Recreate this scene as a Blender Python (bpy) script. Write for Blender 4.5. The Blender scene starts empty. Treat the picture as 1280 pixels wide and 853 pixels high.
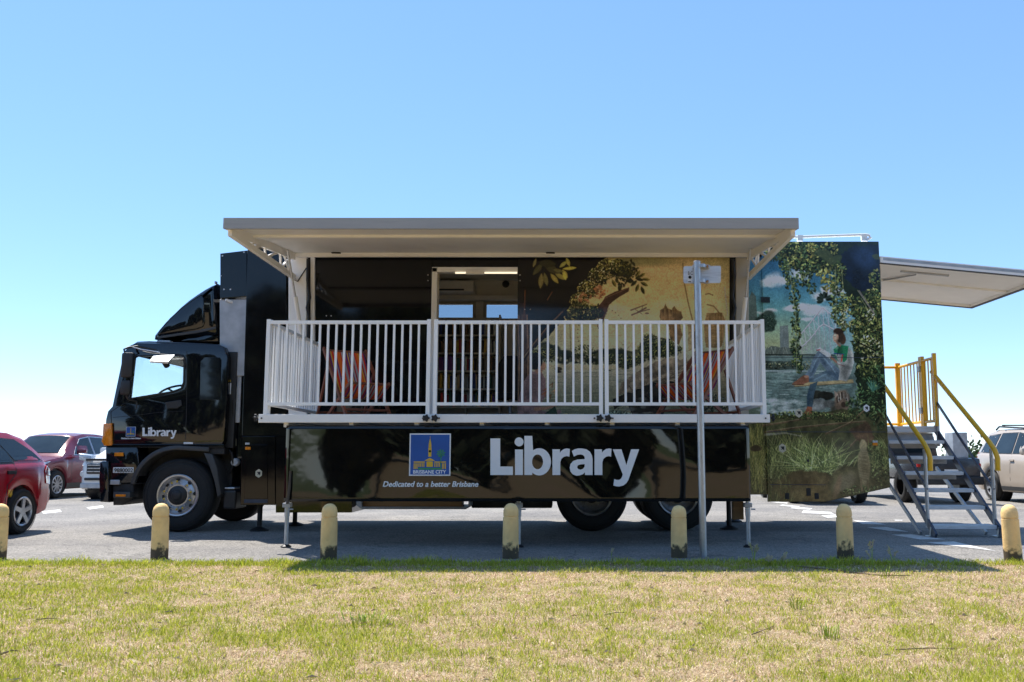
import bpy, bmesh, math, random
import numpy as np
from math import radians, sin, cos, pi, sqrt, tan
from mathutils import Vector, Matrix
from mathutils.geometry import tessellate_polygon
random.seed(7); RNG = np.random.default_rng(7)
S = bpy.context.scene
COL = S.collection
# ------------------------------------------------------------------ camera
F = 1080.0; PITCH = radians(6.5); CAMH = 1.03; HOR = 571.0; VPX = 703.0
CY = HOR - F*tan(PITCH)
cam_d = bpy.data.cameras.new('camera'); cam = bpy.data.objects.new('camera', cam_d); COL.objects.link(cam)
cam_d.sensor_width = 36.0; cam_d.lens = 36.0*F/1280.0
cam_d.shift_x = -(VPX-640.0)/1280.0; cam_d.shift_y = (CY-426.5)/1280.0
cam_d.clip_start = 0.05; cam_d.clip_end = 20000
cam.location = (0, 0, CAMH); cam.rotation_euler = (pi/2+PITCH, 0, 0)
S.camera = cam
# ------------------------------------------------------------------ light
SUN = Vector((-0.36, 0.43, 1.0)).normalized()          # towards the sun: behind the truck, to the left
SUN_EL = math.asin(SUN.z); SUN_AZ = math.atan2(SUN.x, SUN.y)
w = bpy.data.worlds.new('World'); S.world = w; w.use_nodes = True
nt = w.node_tree; bg = nt.nodes['Background']
sky = nt.nodes.new('ShaderNodeTexSky'); sky.sky_type = 'NISHITA'; sky.sun_disc = False
sky.sun_elevation = SUN_EL; sky.sun_rotation = SUN_AZ
sky.air_density = 0.8; sky.dust_density = 0.1; sky.ozone_density = 3.5; sky.altitude = 2500
gm = nt.nodes.new('ShaderNodeGamma'); gm.inputs[1].default_value = 0.55          # flatter sky, as bright all over as the photograph's
hs = nt.nodes.new('ShaderNodeHueSaturation'); hs.inputs['Saturation'].default_value = 1.42; hs.inputs['Value'].default_value = 1.9; hs.inputs['Hue'].default_value = 0.502
nt.links.new(sky.outputs[0], gm.inputs[0]); nt.links.new(gm.outputs[0], hs.inputs['Color'])
# faint low wisps of cloud round the whole horizon
tcw = nt.nodes.new('ShaderNodeTexCoord'); mpw = nt.nodes.new('ShaderNodeMapping'); mpw.inputs['Scale'].default_value = (5, 5, 26)
nzw = nt.nodes.new('ShaderNodeTexNoise'); nzw.inputs['Scale'].default_value = 1.0; nzw.inputs['Detail'].default_value = 7
spw = nt.nodes.new('ShaderNodeSeparateXYZ'); r1 = nt.nodes.new('ShaderNodeMapRange'); r1.inputs[1].default_value = .54; r1.inputs[2].default_value = .72
r2 = nt.nodes.new('ShaderNodeMapRange'); r2.inputs[1].default_value = .10; r2.inputs[2].default_value = .015
mlw = nt.nodes.new('ShaderNodeMath'); mlw.operation = 'MULTIPLY'; ml2 = nt.nodes.new('ShaderNodeMath'); ml2.operation = 'MULTIPLY'; ml2.inputs[1].default_value = .6
mxw = nt.nodes.new('ShaderNodeMixRGB'); mxw.inputs[2].default_value = (6.2, 6.3, 6.4, 1)
nt.links.new(tcw.outputs['Generated'], mpw.inputs[0]); nt.links.new(mpw.outputs[0], nzw.inputs['Vector']); nt.links.new(tcw.outputs['Generated'], spw.inputs[0])
nt.links.new(nzw.outputs['Fac'], r1.inputs[0]); nt.links.new(spw.outputs['Z'], r2.inputs[0]); nt.links.new(r1.outputs[0], mlw.inputs[0]); nt.links.new(r2.outputs[0], mlw.inputs[1])
nt.links.new(mlw.outputs[0], ml2.inputs[0]); nt.links.new(ml2.outputs[0], mxw.inputs[0]); nt.links.new(hs.outputs[0], mxw.inputs[1])
nt.links.new(mxw.outputs[0], bg.inputs[0]); bg.inputs[1].default_value = 0.15
sl = bpy.data.lights.new('sun', 'SUN'); sl.energy = 4.2; sl.angle = radians(0.5); sl.color = (1.0, 0.95, 0.87)
so = bpy.data.objects.new('sun', sl); COL.objects.link(so); so.location = (0, 0, 30)
so.rotation_euler = (-SUN).to_track_quat('-Z', 'Y').to_euler()
vs = S.view_settings; vs.view_transform = 'Standard'; vs.look = 'None'; vs.exposure = 0.95; vs.gamma = 1.0
S.cycles.max_bounces = 8; S.cycles.glossy_bounces = 4; S.cycles.transparent_max_bounces = 12
S.cycles.transmission_bounces = 6; S.cycles.caustics_reflective = False; S.cycles.caustics_refractive = False

def at(px, py, Y):
    """the point of the vertical plane y = Y that shows at photo pixel (px, py)"""
    u = (px-VPX)/F; v = (CY-py)/F
    d = Vector((u, cos(PITCH)-v*sin(PITCH), sin(PITCH)+v*cos(PITCH)))
    t = Y/d.y
    return Vector((d.x*t, Y, CAMH+d.z*t))
def gnd(px, py, z=0.0):
    u = (px-VPX)/F; v = (CY-py)/F
    d = Vector((u, cos(PITCH)-v*sin(PITCH), sin(PITCH)+v*cos(PITCH)))
    t = (z-CAMH)/d.z
    return Vector((d.x*t, d.y*t, z))
# ------------------------------------------------------------------ materials
def mat(name, col, rough=0.5, metal=0.0, var=0.12, scale=6.0, bump=0.0, bscale=40.0, coat=0.0, spec=0.5, stretch=None, rvar=0.08, dirt=None):
    m = bpy.data.materials.new(name); m.use_nodes = True
    n = m.node_tree.nodes; l = m.node_tree.links; b = n['Principled BSDF']
    b.inputs['Roughness'].default_value = rough; b.inputs['Metallic'].default_value = metal
    b.inputs['Specular IOR Level'].default_value = spec; b.inputs['Coat Weight'].default_value = coat
    b.inputs['Coat Roughness'].default_value = 0.03
    tc = n.new('ShaderNodeTexCoord'); src = tc.outputs['Object']
    if stretch:
        mp = n.new('ShaderNodeMapping'); mp.inputs['Scale'].default_value = stretch
        l.new(src, mp.inputs[0]); src = mp.outputs[0]
    nz = n.new('ShaderNodeTexNoise'); nz.inputs['Scale'].default_value = scale; nz.inputs['Detail'].default_value = 5
    l.new(src, nz.inputs['Vector'])
    cr = n.new('ShaderNodeValToRGB')
    c = Vector(col[:3])
    cr.color_ramp.elements[0].position = 0.3; cr.color_ramp.elements[1].position = 0.7
    cr.color_ramp.elements[0].color = (*(c*(1-var)), 1); cr.color_ramp.elements[1].color = (*[min(1, x) for x in c*(1+var)], 1)
    l.new(nz.outputs['Fac'], cr.inputs[0])
    out = cr.outputs[0]
    if dirt:
        dcol, dscale, dlo, dhi = dirt
        n2 = n.new('ShaderNodeTexNoise'); n2.inputs['Scale'].default_value = dscale; n2.inputs['Detail'].default_value = 8
        n2.inputs['Roughness'].default_value = 0.7
        l.new(src, n2.inputs['Vector'])
        r2 = n.new('ShaderNodeMapRange'); r2.inputs[1].default_value = dlo; r2.inputs[2].default_value = dhi
        l.new(n2.outputs['Fac'], r2.inputs[0])
        mx = n.new('ShaderNodeMixRGB'); mx.inputs[2].default_value = (*dcol, 1)
        l.new(r2.outputs[0], mx.inputs[0]); l.new(out, mx.inputs[1]); out = mx.outputs[0]
    l.new(out, b.inputs['Base Color'])
    if rvar:
        mr = n.new('ShaderNodeMapRange'); mr.inputs[3].default_value = max(0.01, rough-rvar); mr.inputs[4].default_value = min(1, rough+rvar)
        l.new(nz.outputs['Fac'], mr.inputs[0]); l.new(mr.outputs[0], b.inputs['Roughness'])
    if bump:
        nb = n.new('ShaderNodeTexNoise'); nb.inputs['Scale'].default_value = bscale; nb.inputs['Detail'].default_value = 4
        l.new(src, nb.inputs['Vector'])
        bp = n.new('ShaderNodeBump'); bp.inputs['Strength'].default_value = bump; bp.inputs['Distance'].default_value = 0.02
        l.new(nb.outputs['Fac'], bp.inputs['Height']); l.new(bp.outputs[0], b.inputs['Normal'])
        if coat: l.new(bp.outputs[0], b.inputs['Coat Normal'])
    return m
def glass(name, tint, refl=0.08, trans=0.9):
    m = bpy.data.materials.new(name); m.use_nodes = True
    n = m.node_tree.nodes; l = m.node_tree.links; n.remove(n['Principled BSDF'])
    t = n.new('ShaderNodeBsdfTransparent'); t.inputs[0].default_value = (*[x*trans for x in tint], 1)
    g = n.new('ShaderNodeBsdfGlossy'); g.inputs['Roughness'].default_value = 0.02
    fr = n.new('ShaderNodeFresnel'); fr.inputs[0].default_value = 1.5
    ad = n.new('ShaderNodeMath'); ad.operation = 'ADD'; ad.use_clamp = True; ad.inputs[1].default_value = refl-0.04
    l.new(fr.outputs[0], ad.inputs[0])
    mx = n.new('ShaderNodeMixShader'); l.new(ad.outputs[0], mx.inputs[0]); l.new(t.outputs[0], mx.inputs[1]); l.new(g.outputs[0], mx.inputs[2])
    l.new(mx.outputs[0], n['Material Output'].inputs[0]); return m
def attr_mat(name, attr='Col', rough=0.8, spec=0.2, trans=0.0):
    m = bpy.data.materials.new(name); m.use_nodes = True
    n = m.node_tree.nodes; l = m.node_tree.links; b = n['Principled BSDF']
    a = n.new('ShaderNodeAttribute'); a.attribute_name = attr
    l.new(a.outputs['Color'], b.inputs['Base Color'])
    b.inputs['Roughness'].default_value = rough; b.inputs['Specular IOR Level'].default_value = spec
    if trans:
        tr = n.new('ShaderNodeBsdfTranslucent'); l.new(a.outputs['Color'], tr.inputs[0])
        mx = n.new('ShaderNodeMixShader'); mx.inputs[0].default_value = trans
        l.new(b.outputs[0], mx.inputs[1]); l.new(tr.outputs[0], mx.inputs[2]); l.new(mx.outputs[0], n['Material Output'].inputs[0])
    return m
M = {}
M['black'] = mat('black_gloss_paint', (0.006, 0.006, 0.007), 0.06, coat=0.0, spec=.42, var=0.2, rvar=0.03, bump=0.012, bscale=1.2)
M['skirt'] = mat('black_gloss_wavy_sheet', (0.006, 0.0055, 0.005), 0.03, coat=0.25, var=0.2, rvar=0.02, bump=0.09, bscale=1.1)
M['cab'] = mat('cab_black_paint', (0.005, 0.006, 0.009), 0.07, coat=0.5, var=0.2, rvar=0.03)
M['plastic'] = mat('dark_plastic', (0.02, 0.02, 0.021), 0.5, var=0.25, bump=0.1, bscale=300)
M['greyplastic'] = mat('grey_plastic', (0.055, 0.055, 0.056), 0.55, var=0.15)
M['rubber'] = mat('tyre_rubber', (0.014, 0.014, 0.014), 0.75, var=0.3, bump=0.2, bscale=120, scale=20)
M['cartyre'] = mat('car_tyre_rubber', (0.022, 0.021, 0.02), 0.8, var=0.3)
M['silver'] = mat('silver_wheel', (0.55, 0.55, 0.56), 0.32, metal=0.85, var=0.12, dirt=((0.12, 0.10, 0.08), 14, 0.55, 0.8))
M['awnedge'] = mat('weathered_awning_edge', (0.40, 0.38, 0.35), 0.5, metal=0.2, var=0.1, scale=3, stretch=(.4, 6, 6), dirt=((0.25, 0.24, 0.22), 3, 0.5, 0.9))
M['alloy'] = mat('alloy_wheel', (0.6, 0.6, 0.62), 0.3, metal=0.7, var=0.1)
M['chassis'] = mat('chassis_black', (0.013, 0.013, 0.014), 0.6, var=0.4, scale=3, dirt=((0.06, 0.055, 0.05), 5, 0.5, 0.9))
M['white'] = mat('white_powder_coat', (0.92, 0.92, 0.91), 0.4, var=0.02, scale=4, dirt=((0.6, 0.58, 0.55), 11, 0.66, 1.0))
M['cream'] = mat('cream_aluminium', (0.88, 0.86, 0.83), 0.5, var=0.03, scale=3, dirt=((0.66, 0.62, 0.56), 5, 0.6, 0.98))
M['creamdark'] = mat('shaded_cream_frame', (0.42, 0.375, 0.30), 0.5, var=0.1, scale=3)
M['alu'] = mat('brushed_aluminium', (0.62, 0.62, 0.62), 0.42, metal=0.5, var=0.1, scale=5, stretch=(1, 8, 8), dirt=((0.3, 0.29, 0.28), 3, 0.5, 0.9))
M['galv'] = mat('galvanised_steel', (0.48, 0.50, 0.52), 0.42, metal=0.75, var=0.18, scale=30, stretch=(1, 1, .25), dirt=((0.3, 0.3, 0.3), 60, 0.5, 0.7))
M['treadalu'] = mat('ribbed_aluminium_tread', (0.68, 0.68, 0.68), 0.5, metal=0.1, var=0.12, scale=5, stretch=(1, 8, 8), dirt=((0.35, 0.33, 0.3), 4, 0.5, 0.85))
M['steel'] = mat('grey_steel', (0.42, 0.43, 0.45), 0.45, metal=0.4, var=0.15, scale=8)
M['navy'] = mat('dark_blue_steel', (0.05, 0.065, 0.10), 0.4, metal=0.3, var=0.2)
M['yellow'] = mat('yellow_powder_coat', (0.86, 0.45, 0.012), 0.38, var=0.08, scale=5, dirt=((0.35, 0.18, 0.03), 9, 0.6, 0.95))
M['orange'] = mat('orange_lens', (0.95, 0.26, 0.015), 0.18, var=0.25, scale=60, coat=0.6)
M['redlens'] = mat('red_lens', (0.45, 0.01, 0.012), 0.15, var=0.2, coat=0.6)
M['lens'] = mat('clear_lamp_lens', (0.55, 0.57, 0.6), 0.12, var=0.25, scale=40, coat=0.8)
M['chrome'] = mat('mirror_chrome', (0.85, 0.86, 0.88), 0.06, metal=1.0, var=0.03)
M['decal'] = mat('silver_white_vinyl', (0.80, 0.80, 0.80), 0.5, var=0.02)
M['whitepaint'] = mat('road_marking_white', (0.62, 0.61, 0.59), 0.75, var=0.12, scale=10, dirt=((0.25, 0.24, 0.23), 24, 0.52, 0.68))
M['plate'] = mat('plate_white', (0.7, 0.7, 0.7), 0.4, var=0.05)
M['ink'] = mat('dark_ink', (0.012, 0.012, 0.014), 0.5, var=0.1)
M['blue'] = mat('emblem_blue', (0.012, 0.09, 0.36), 0.35, var=0.12, scale=3)
M['gold'] = mat('emblem_yellow', (0.72, 0.45, 0.035), 0.4, var=0.05)
M['green'] = mat('emblem_green', (0.03, 0.28, 0.09), 0.4, var=0.1)
M['badge'] = mat('badge_beige', (0.6, 0.56, 0.42), 0.4, var=0.08)
M['wood'] = mat('deck_chair_hardwood', (0.22, 0.065, 0.03), 0.5, var=0.3, scale=9, stretch=(1, 1, .2))
M['plank'] = mat('timber_plank', (0.36, 0.19, 0.07), 0.6, var=0.25, scale=5, stretch=(.3, 4, 4))
M['shelf'] = mat('shelf_laminate', (0.72, 0.66, 0.56), 0.5, var=0.06)
M['lining'] = mat('interior_lining', (0.74, 0.70, 0.63), 0.6, var=0.04)
M['bollard'] = None
M['seat'] = mat('cab_seat_fabric', (0.03, 0.03, 0.032), 0.9, var=0.3)
M['tintglass'] = glass('blue_tinted_glass', (0.72, 0.76, 0.80), 0.08, 0.85)
M['glass'] = glass('clear_glass', (0.97, 1.0, 1.0), 0.09, 1.0)
M['carglass'] = mat('dark_car_glass', (0.018, 0.026, 0.03), 0.03, var=0.3, scale=2.5, coat=0.0, rvar=0.01, spec=0.38)
M['bark'] = mat('bark', (0.09, 0.065, 0.045), 0.9, var=0.35, bump=0.4, bscale=20)
# ------------------------------------------------------------------ objects
ORG = {}
def org(o):
    while o is not None:
        if o.name in ORG: return ORG[o.name]
        o = o.parent
    return Vector((0, 0, 0))
def tag(o, label=None, cat=None, group=None, kind=None):
    if label: o['label'] = label
    if cat: o['category'] = cat
    if group: o['group'] = group
    if kind: o['kind'] = kind
    return o
def thing(name, loc, label, cat, group=None):
    o = bpy.data.objects.new(name, None); COL.objects.link(o); o.location = loc; o.empty_display_size = 0.2
    ORG[o.name] = Vector(loc); return tag(o, label, cat, group)
def link(name, me, parent=None, m=None, loc=None):
    if m is not None and not me.materials: me.materials.append(m)
    o = bpy.data.objects.new(name, me); COL.objects.link(o)
    if parent is not None: o.parent = parent
    if loc is not None: o.location = loc
    return o
def inset(poly, d):
    """offset a polygon (list of 2D) inwards by d"""
    n = len(poly); a = sum(poly[i][0]*poly[(i+1) % n][1]-poly[(i+1) % n][0]*poly[i][1] for i in range(n))
    sg = 1 if a > 0 else -1; out = []
    for i in range(n):
        p0 = Vector(poly[i-1]); p1 = Vector(poly[i]); p2 = Vector(poly[(i+1) % n])
        e1 = (p1-p0); e2 = (p2-p1)
        e1 = e1.normalized() if e1.length > 1e-9 else Vector((1, 0)); e2 = e2.normalized() if e2.length > 1e-9 else e1
        n1 = Vector((-e1.y, e1.x))*sg; n2 = Vector((-e2.y, e2.x))*sg
        b = n1+n2
        if b.length < 1e-6: b = n1.copy()
        b.normalize(); k = max(0.35, b.dot(n1))
        q = p1+b*(d/k); out.append((q.x, q.y))
    return out
class MB:
    def __init__(s): s.v = []; s.f = []
    def add(s, vs, fs):
        o = len(s.v); s.v += [tuple(x) for x in vs]; s.f += [tuple(i+o for i in f) for f in fs]; return s
    def box(s, a, b, bev=0.0):
        x0, y0, z0 = [min(p, q) for p, q in zip(a, b)]; x1, y1, z1 = [max(p, q) for p, q in zip(a, b)]
        if bev <= 0:
            return s.add([(x0,y0,z0),(x1,y0,z0),(x1,y1,z0),(x0,y1,z0),(x0,y0,z1),(x1,y0,z1),(x1,y1,z1),(x0,y1,z1)],
                         [(0,3,2,1),(4,5,6,7),(0,1,5,4),(1,2,6,5),(2,3,7,6),(3,0,4,7)])
        bev = min(bev, .45*min(x1-x0, y1-y0, z1-z0))
        bm = bmesh.new(); bmesh.ops.create_cube(bm, size=1)
        for v in bm.verts: v.co = Vector(((x0+x1)/2+v.co.x*(x1-x0), (y0+y1)/2+v.co.y*(y1-y0), (z0+z1)/2+v.co.z*(z1-z0)))
        bmesh.ops.bevel(bm, geom=bm.edges[:], offset=bev, segments=2, profile=0.6, affect='EDGES')
        bm.verts.index_update()
        s.add([v.co for v in bm.verts], [[v.index for v in f.verts] for f in bm.faces]); bm.free(); return s
    def tube(s, p, q, r, seg=10, r2=None):
        return s.path([p, q], r, seg, r2)
    def path(s, pts, r, seg=10, r2=None, closed=False):
        pts = [Vector(p) for p in pts]; n = len(pts); rings = []
        rr = r if isinstance(r, (list, tuple)) else [r+( (r2-r)*i/(n-1) if r2 is not None else 0) for i in range(n)]
        up = None
        for i in range(n):
            t = (pts[min(n-1, i+1)]-pts[max(0, i-1)])
            t = t.normalized() if t.length > 1e-9 else Vector((0, 0, 1))
            if up is None: up = Vector((0, 0, 1)) if abs(t.z) < .9 else Vector((1, 0, 0))
            a = t.cross(up); a = a.normalized() if a.length > 1e-6 else Vector((1, 0, 0)); b = a.cross(t).normalized(); up = b
            rings.append([pts[i]+(a*cos(2*pi*k/seg)+b*sin(2*pi*k/seg))*rr[i] for k in range(seg)])
        vs = [v for g in rings for v in g]; fs = []
        for i in range(n-1):
            for k in range(seg):
                fs.append((i*seg+k, i*seg+(k+1) % seg, (i+1)*seg+(k+1) % seg, (i+1)*seg+k))
        fs.append(tuple(range(seg))[::-1]); fs.append(tuple(range((n-1)*seg, n*seg)))
        return s.add(vs, fs)
    def bar(s, p, q, wx, wy, up=(0, 0, 1)):
        """rectangular bar from p to q"""
        p = Vector(p); q = Vector(q); t = (q-p).normalized(); u = Vector(up)
        if abs(t.dot(u)) > .98: u = Vector((0, 1, 0))
        a = t.cross(u).normalized()*wx/2; b = a.cross(t).normalized()*wy/2
        vs = [p-a-b, p+a-b, p+a+b, p-a+b, q-a-b, q+a-b, q+a+b, q-a+b]
        return s.add(vs, [(0,3,2,1),(4,5,6,7),(0,1,5,4),(1,2,6,5),(2,3,7,6),(3,0,4,7)])
    def prism(s, outer, y0, y1, holes=(), bev=0.0, to=None):
        """polygon of (x, z) extruded from y0 (near) to y1, holes kept open, edges eased by bev"""
        to = to or (lambda x, z, y: (x, y, z))
        loops = [list(outer)]+[list(h) for h in holes]
        lay = [(y0, 0.0), (y1, 0.0)] if not bev else [(y0, bev), (y0+bev*.35, bev*.3), (y0+bev, 0.0), (y1-bev, 0.0), (y1, bev)]
        base = len(s.v); idx = []
        for (y, d) in lay:
            row = []
            for k, lp in enumerate(loops):
                q = inset(lp, d if k == 0 else -d*.5) if d else lp
                st = len(s.v); s.v += [to(x, z, y) for x, z in q]; row.append((st, len(lp)))
            idx.append(row)
        for j in range(len(lay)-1):
            for k in range(len(loops)):
                a, n = idx[j][k]; b, _ = idx[j+1][k]
                for i in range(n): s.f.append((a+i, a+(i+1) % n, b+(i+1) % n, b+i))
        for j, flip in ((0, False), (len(lay)-1, True)):
            flat = [i for st, n in idx[j] for i in range(st, st+n)]
            if len(loops) == 1:
                s.f.append(tuple(flat) if flip else tuple(flat[::-1]))
            else:
                y, d = lay[j]
                pl = [[Vector((x, z, 0)) for x, z in (inset(lp, d if k == 0 else -d*.5) if d else lp)] for k, lp in enumerate(loops)]
                for t in tessellate_polygon(pl): s.f.append(tuple(flat[i] for i in t))
        return s
    def lathe(s, prof, c=(0, 0, 0), seg=32, axis='y', cap=True):
        n = len(prof); vs = []
        for r, h in prof:
            for k in range(seg):
                a = 2*pi*k/seg
                p = (r*cos(a), h, r*sin(a)) if axis == 'y' else ((r*cos(a), r*sin(a), h) if axis == 'z' else (h, r*cos(a), r*sin(a)))
                vs.append((p[0]+c[0], p[1]+c[1], p[2]+c[2]))
        fs = [(i*seg+k, i*seg+(k+1) % seg, (i+1)*seg+(k+1) % seg, (i+1)*seg+k) for i in range(n-1) for k in range(seg)]
        if cap and prof[0][0] > 1e-6: fs.append(tuple(range(seg)))
        if cap and prof[-1][0] > 1e-6: fs.append(tuple(range((n-1)*seg, n*seg)))
        return s.add(vs, fs)
    def mesh(s, name, m, o=(0, 0, 0), smooth=None):
        me = bpy.data.meshes.new(name)
        o = Vector(o); me.from_pydata([tuple(Vector(v)-o) for v in s.v], [], s.f)
        bm = bmesh.new(); bm.from_mesh(me); bmesh.ops.remove_doubles(bm, verts=bm.verts, dist=1e-5)
        bmesh.ops.recalc_face_normals(bm, faces=bm.faces); bm.to_mesh(me); bm.free()
        if smooth:
            for p in me.polygons: p.use_smooth = True
            me.set_sharp_from_angle(angle=radians(smooth))
        me.materials.append(m); return me
    def build(s, name, m, parent=None, smooth=None, label=None):
        o = org(parent) if parent is not None else Vector((0, 0, 0))
        ob = link(name, s.mesh(name, m, o, smooth), parent)
        if label: ob['label'] = label
        return ob
def top(ob, loc):
    """shift a single-mesh thing's origin to its base"""
    loc = Vector(loc); ob.data.transform(Matrix.Translation(-loc)); ob.location = loc; return ob
def text(body, size, m, parent, loc, bold=0.0, shear=0.0, spacing=1.0, name='lettering', depth=0.0015, width=None, rot=(pi/2, 0, 0), align='LEFT', word=1.0):
    c = bpy.data.curves.new('txt', 'FONT'); c.body = body; c.size = size; c.offset = bold; c.shear = shear
    c.space_character = spacing; c.space_word = word; c.extrude = depth; c.align_x = align; c.resolution_u = 5
    o = bpy.data.objects.new('txt', c); COL.objects.link(o)
    bpy.context.view_layer.update()
    me = bpy.data.meshes.new_from_object(o.evaluated_get(bpy.context.evaluated_depsgraph_get()))
    bpy.data.objects.remove(o); bpy.data.curves.remove(c); me.name = name
    if width:
        xs = [v.co.x for v in me.vertices]; k = width/(max(xs)-min(xs)); x0 = min(xs) if align == 'LEFT' else 0
        for v in me.vertices: v.co.x = (v.co.x-x0)*k
    me.transform(Matrix.Rotation(rot[2], 4, 'Z') @ Matrix.Rotation(rot[0], 4, 'X'))
    me.materials.clear(); me.materials.append(m)
    return link(name, me, parent, None, Vector(loc)-org(parent))
def copy_tree(o, parent=None):
    c = o.copy(); COL.objects.link(c); c.parent = parent
    for ch in list(o.children): copy_tree(ch, c)
    return c
# ------------------------------------------------------------------ printed vehicle wrap: pictures drawn here stroke by stroke
def hexc(h): return np.array([int(h[i:i+2], 16)/255 for i in (0, 2, 4)])
def vnoise(h, w, cell, seed, octv=4):
    r = np.random.default_rng(seed); out = np.zeros((h, w)); amp = 1; tot = 0
    for o in range(octv):
        c = max(2, cell/2**o); gh, gw = int(h/c)+3, int(w/c)+3; g = r.random((gh, gw))
        yy = np.arange(h)/c; xx = np.arange(w)/c; yi = yy.astype(int); xi = xx.astype(int)
        fy = (yy-yi)[:, None]; fx = (xx-xi)[None, :]; fy = fy*fy*(3-2*fy); fx = fx*fx*(3-2*fx)
        a = g[yi][:, xi]; b = g[yi][:, xi+1]; c_ = g[yi+1][:, xi]; d = g[yi+1][:, xi+1]
        out += amp*((a*(1-fx)+b*fx)*(1-fy)+(c_*(1-fx)+d*fx)*fy); tot += amp; amp *= .55
    return out/tot
class Canvas:
    def __init__(s, x0, y0, x1, y1, k):
        s.x0, s.y0, s.k = x0, y0, k; s.w = int((x1-x0)*k); s.h = int((y1-y0)*k)
        s.a = np.zeros((s.h, s.w, 3)); s.r = random.Random(3)
        s.X, s.Y = np.meshgrid((np.arange(s.w)+.5)/k+x0, (np.arange(s.h)+.5)/k+y0)
    def bb(s, xs, ys, pad=0):
        i0 = max(0, int((min(xs)-pad-s.x0)*s.k)); i1 = min(s.w, int((max(xs)+pad-s.x0)*s.k)+2)
        j0 = max(0, int((min(ys)-pad-s.y0)*s.k)); j1 = min(s.h, int((max(ys)+pad-s.y0)*s.k)+2)
        return (slice(j0, j1), slice(i0, i1)) if i1 > i0 and j1 > j0 else None
    def put(s, sl, m, col, al=1.0, mott=0):
        c = hexc(col) if isinstance(col, str) else np.asarray(col)
        m = (m*al)[..., None]
        if mott:
            nz = s.tex[sl][..., None]; c = np.clip(c*(1+mott*(nz-.5)*2), 0, 1)
        s.a[sl] = s.a[sl]*(1-m)+c*m
    def poly(s, pts, col, al=1.0, mott=0, rough=0.0):
        xs = [p[0] for p in pts]; ys = [p[1] for p in pts]; sl = s.bb(xs, ys, rough)
        if not sl: return
        X, Y = s.X[sl], s.Y[sl]
        if rough:
            X = X+(s.tx[sl]-.5)*2*rough; Y = Y+(s.ty[sl]-.5)*2*rough
        ins = np.zeros(X.shape, bool); n = len(pts)
        for i in range(n):
            (xa, ya), (xb, yb) = pts[i], pts[(i+1) % n]
            if ya == yb: continue
            ins ^= ((ya > Y) != (yb > Y)) & (X < (xb-xa)*(Y-ya)/(yb-ya)+xa)
        s.put(sl, ins.astype(float), col, al, mott)
    def ell(s, cx, cy, rx, ry, col, al=1.0, soft=0.15, ang=0, mott=0, rough=0.0):
        R = max(rx, ry)*1.3+rough; sl = s.bb([cx-R, cx+R], [cy-R, cy+R])
        if not sl: return
        X, Y = s.X[sl]-cx, s.Y[sl]-cy
        if rough: X = X+(s.tx[sl]-.5)*2*rough; Y = Y+(s.ty[sl]-.5)*2*rough
        c, n_ = cos(ang), sin(ang); u = (X*c+Y*n_)/rx; v = (-X*n_+Y*c)/ry
        d = np.sqrt(u*u+v*v); s.put(sl, np.clip((1-d)/soft+.5, 0, 1), col, al, mott)
    def leaf(s, x, y, L, W, ang, col, al=1.0):
        R = L/2+.5; sl = s.bb([x-R, x+R], [y-R, y+R])
        if not sl: return
        X, Y = s.X[sl]-x, s.Y[sl]-y; c, n_ = cos(ang), sin(ang)
        u = (X*c+Y*n_)/(L/2); v = (-X*n_+Y*c)/(W/2)
        s.put(sl, np.clip((1-u*u-np.abs(v))*3, 0, 1)*(np.abs(u) < 1), col, al)
    def line(s, pts, wd, col, al=1.0, wd2=None, mott=0):
        n = len(pts)-1
        for i in range(n):
            (xa, ya), (xb, yb) = pts[i], pts[i+1]
            wa = wd+((wd2-wd)*i/n if wd2 is not None else 0); wb = wd+((wd2-wd)*(i+1)/n if wd2 is not None else 0)
            sl = s.bb([xa, xb], [ya, yb], max(wa, wb)+.6)
            if not sl: continue
            X, Y = s.X[sl]-xa, s.Y[sl]-ya; dx, dy = xb-xa, yb-ya; L = dx*dx+dy*dy+1e-9
            t = np.clip((X*dx+Y*dy)/L, 0, 1); d = np.hypot(X-t*dx, Y-t*dy); ww = (wa+(wb-wa)*t)/2
            s.put(sl, np.clip((ww-d)*s.k+.5, 0, 1), col, al, mott)
    def foliage(s, blobs, n, size, cols, asp=.45):
        tot = sum(b[2]*b[3] for b in blobs)
        for b in blobs:
            for _ in range(int(n*b[2]*b[3]/tot)):
                a = s.r.uniform(0, 2*pi); q = sqrt(s.r.random())
                L = size*s.r.uniform(.6, 1.5)
                yy = b[1]+sin(a)*q*b[3]; an = s.r.uniform(0, pi); x_ = b[0]+cos(a)*q*b[2]; cc = hexc(s.r.choice(cols))*s.r.uniform(.55, 1.35)*(1.12-.3*(yy-b[1])/b[3])
                s.leaf(x_+.5, yy+.6, L, L*asp*1.1, an, '0b0f08', .45); s.leaf(x_, yy, L, L*asp*s.r.uniform(.7, 1.3), an, np.clip(cc, 0, 1), .95); s.leaf(x_-.2*sin(an), yy-.2*abs(cos(an))-.2, L*.8, L*asp*.35, an, np.clip(cc*1.3, 0, 1), .35)
    def textures(s, seed):
        s.tex = vnoise(s.h, s.w, 9*s.k, seed, 6); s.tx = vnoise(s.h, s.w, 6*s.k, seed+1, 5); s.ty = vnoise(s.h, s.w, 6*s.k, seed+2, 5)
        s.fine = vnoise(s.h, s.w, 1.2*s.k, seed+3, 2)
    def vgrad(s, stops):
        ys = [p[0] for p in stops]; c = np.array([hexc(p[1]) for p in stops])
        for i in range(3): s.a[..., i] = np.interp(s.Y, ys, c[:, i])
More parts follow.
